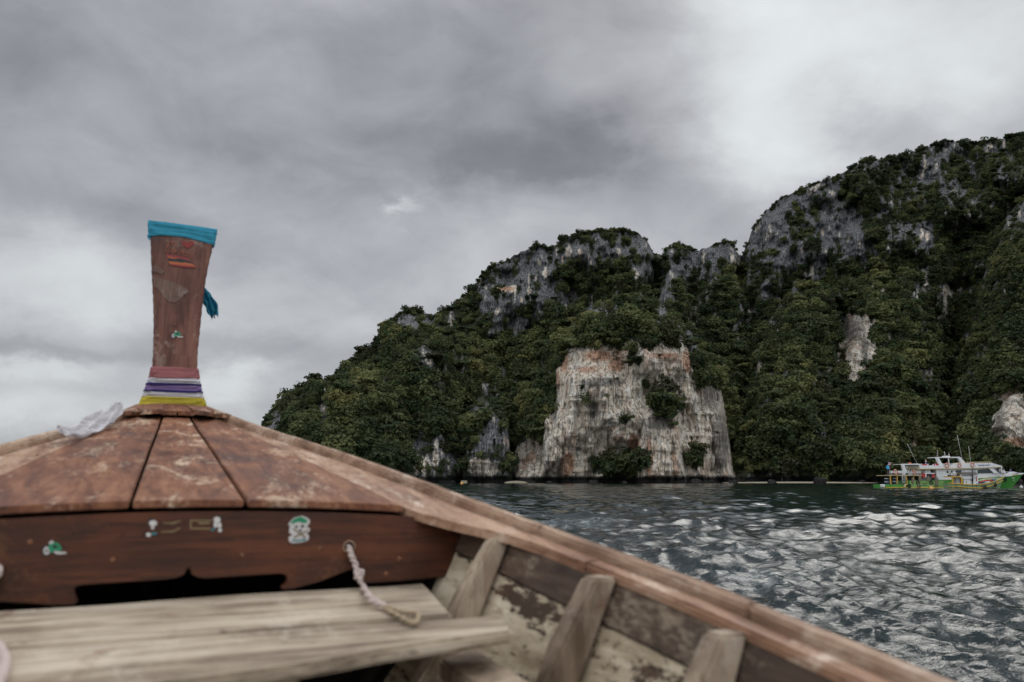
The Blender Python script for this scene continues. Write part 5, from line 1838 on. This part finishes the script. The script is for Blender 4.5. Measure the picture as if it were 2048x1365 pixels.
def rock(x, Y, w, h, lb, seed):
    bm = bmesh.new()
    bmesh.ops.create_icosphere(bm, subdivisions=4, radius=1.0)
    co = np.array([v.co[:] for v in bm.verts])
    nn = fbm(co[:, 0] * 1.4 + seed, co[:, 1] * 1.4, co[:, 2] * 1.4, 4) * .45
    for v, q in zip(bm.verts, nn):
        v.co = v.co * (1 + float(q))
        v.co.x *= w; v.co.y *= w * .7; v.co.z *= h
    o = from_bm('rock', bm, bpy.data.materials['limestone_and_soil'], None, smooth=True)
    a = o.data.attributes.new('rock', 'FLOAT', 'POINT'); a.data.foreach_set('value', np.ones(len(o.data.vertices), dtype=np.float32))
    p = at(x, 965, Y)
    o.location = (p.x, Y, 0)
    tag(o, lb, 'rock')


rock(1640, 398, 2.6, 2.6, 'grey boulder standing alone at the water edge left of the moored boats', 3)
rock(1725, 402, 1.6, 1.2, 'low dark rock between the lone boulder and the moored boats', 8)
rock(2020, 392, 6.0, 3.2, 'brownish rock ledge behind the bow of the dive boat', 5)
rg = np.random.RandomState(21)
for i, (x, lb) in enumerate([(905, 'dark boulder under the overgrown gully left of the orange far buoy'), (1066, 'dark boulder at the right end of the small sand patch'), (1100, 'dark boulder under the left foot of the pale tower'),
                             (1186, 'dark boulder left of the bushes at the foot of the pale tower'), (1248, 'dark boulder in front of the bushes at the foot of the pale tower'), (1392, 'dark boulder in the cleft between the pale buttress and the right face'),
                             (1468, 'dark boulder where the right edge of the pale tower meets the beach'), (1545, 'dark boulder on the long beach below the thin olive tree'), (1785, 'dark boulder close behind the stern of the dive boat')]):
    w_ = rg.uniform(1.2, 2.6)
    rock(x, 401 + rg.uniform(-3, 3), w_, w_ * rg.uniform(.4, .75), lb, 20 + i)
m_, nt = material('pale_sand')
oc = nt.n('ShaderNodeNewGeometry').outputs['Position']
finish(nt, principled(nt, nt.mix(nt.noise(oc, .8, 5), (.15, .13, .09), (.32, .28, .20)), .95))


def beach(x0, x1, Y, w, hh):
    n = 40
    top = []
    p0, p1 = at(x0, 966, Y), at(x1, 966, Y)
    V = []
    for j, (dy, z) in enumerate([(-w, -.5), (-w * .55, .12), (0, hh), (w * 1.5, hh * 1.3), (w * 3, hh * 1.3)]):
        for i in range(n + 1):
            t = i / n
            e = math.sin(PI * t) ** .5
            V.append((p0.x + (p1.x - p0.x) * t, Y + dy + 1.0 * math.sin(i * .7), z * (e if z > 0 else 1) - (.3 if e < .1 else 0)))
    o = mesh_np('beach', V, grid_faces(n + 1, 5), bpy.data.materials['pale_sand'])
    tag(o, kind='structure')


beach(1452, 1762, 402, 4, .5)
beach(1008, 1056, 406, 3, .8)

# ---- single trees one can pick out of the forest
def tree(px, py, r, kind, lo, mid, hi, lb, trunk=None, out=3.0):
    X, Y, Z, _, _ = surf(np.array([float(px)]), np.array([float(py)]))
    base = Vector((float(X[0]), float(Y[0]) - out, float(Z[0])))
    h = trunk or r * 1.0
    t = empty('tree', base + Vector((0, 0, -h * .75)))
    tag(t, lb, 'tree', 'single trees standing out of the forest')
    me = CROWNS[kind].copy()
    me.name = 'crown'
    me.materials.clear()
    me.materials.append(leaf_material('leaves_of_single_tree', lo, mid, hi))
    c = link('crown', me, t)
    c.location = (0, 0, h * .85)
    c.scale = (r, r, r)
    c.rotation_euler = (0, 0, px)
    bm = bmesh.new()
    rg = np.random.RandomState(int(px))
    tube(bm, [(0, .8, -1.5), (.1, .2, h * .3), (-.1, 0, h * .75)], [.32, .24, .18], 7)
    for k in range(5):
        a = rg.uniform(0, 6.28)
        e = Vector((math.cos(a) * r * .6, math.sin(a) * r * .6, h * .85 + rg.uniform(-.1, .4) * r * .5))
        m0 = Vector((-.1, 0, h * (.5 + .05 * k)))
        tube(bm, [m0, m0.lerp(e, .5) + Vector((0, 0, .15 * r)), e], [.14, .09, .04], 5)
    from_bm('trunk', bm, BARK, t, smooth=True)


YG = ((.07, .085, .03), (.16, .17, .055), (.30, .29, .09))
OL = ((.05, .055, .025), (.11, .11, .045), (.19, .18, .07))
GR = ((.03, .05, .02), (.075, .105, .035), (.14, .18, .06))
BR_ = ((.06, .05, .03), (.13, .10, .05), (.20, .16, .08))
tree(1838, 722, 7.5, 3, *OL, 'wide umbrella-crowned tree on the wooded slope right of the pale streaked rock', 6)
tree(1975, 684, 8.0, 0, *YG, 'large pale yellow-green tree high on the slope at the right', 6)
tree(1612, 838, 7.5, 2, *OL, 'broad olive tree low on the slope between the pale tower and the moored boats', 6)
tree(1908, 775, 5.0, 4, *BR_, 'small yellowish brown tree high above the dive boat', 4)
tree(1520, 928, 6.0, 3, *GR, 'spreading tree with a visible trunk at the shore right of the pale cliff', 7)
tree(1632, 938, 6.5, 2, *GR, 'low spreading tree overhanging the shore left of the lone boulder', 5)
tree(1665, 890, 3.6, 0, *YG, 'small bright green tree above the shore bushes', 4)
tree(1560, 945, 4.8, 4, *OL, 'thin olive tree standing at the beach', 6)
tree(1375, 655, 4.6, 4, *YG, 'pale tree on the top right shoulder of the cliff tower', 4)
tree(1150, 668, 5.5, 1, *YG, 'yellow-green tree on the top left shoulder of the cliff tower', 3)
tree(1650, 695, 5.5, 1, *GR, 'round green tree beside the pale streaked rock', 4)
tree(1345, 850, 3.2, 2, *GR, 'bright small tree on the ledge of the pale buttress', 3)
tree(960, 838, 3.6, 3, *YG, 'flat-topped light green tree on the dark rock stack', 3)
tree(765, 790, 5.5, 1, *OL, 'olive tree crowning the left headland', 4)


def bare_tree(px, py, h, lb, seed):
    X, Y, Z, _, _ = surf(np.array([float(px)]), np.array([float(py)]))
    rg = np.random.RandomState(seed)
    bm = bmesh.new()

    def grow(p, d, l, r, k):
        e = p + d * l
        mid_ = (p + e) / 2 + Vector(rg.normal(size=3) * l * .06)
        tube(bm, [p, mid_, e], [r, r * .8, r * .6], 5)
        if k > 0:
            for _ in range(3 if k > 1 else 2):
                nd = (d + Vector(rg.normal(size=3) * .55)).normalized()
                grow(e, nd, l * rg.uniform(.55, .8), r * .58, k - 1)
    grow(Vector((0, 0, -1)), Vector((.1, 0, 1)).normalized(), h * .4, .20, 4)
    o = from_bm('bare_tree', bm, BARK, None, smooth=True)
    o.location = (float(X[0]), float(Y[0]) - .8, float(Z[0]))
    tag(o, lb, 'tree')


bare_tree(716, 712, 8, 'leafless branching tree on the skyline of the left headland', 3)
bare_tree(700, 726, 6, 'smaller leafless tree left of the tall bare one on the skyline', 4)
bare_tree(636, 762, 7, 'dark leafless tree at the lower left end of the skyline', 5)
bare_tree(1700, 905, 7, 'grey leafless tree among the bushes above the shore', 6)
bare_tree(768, 770, 7, 'pale dead trunk on the face of the left headland', 7)
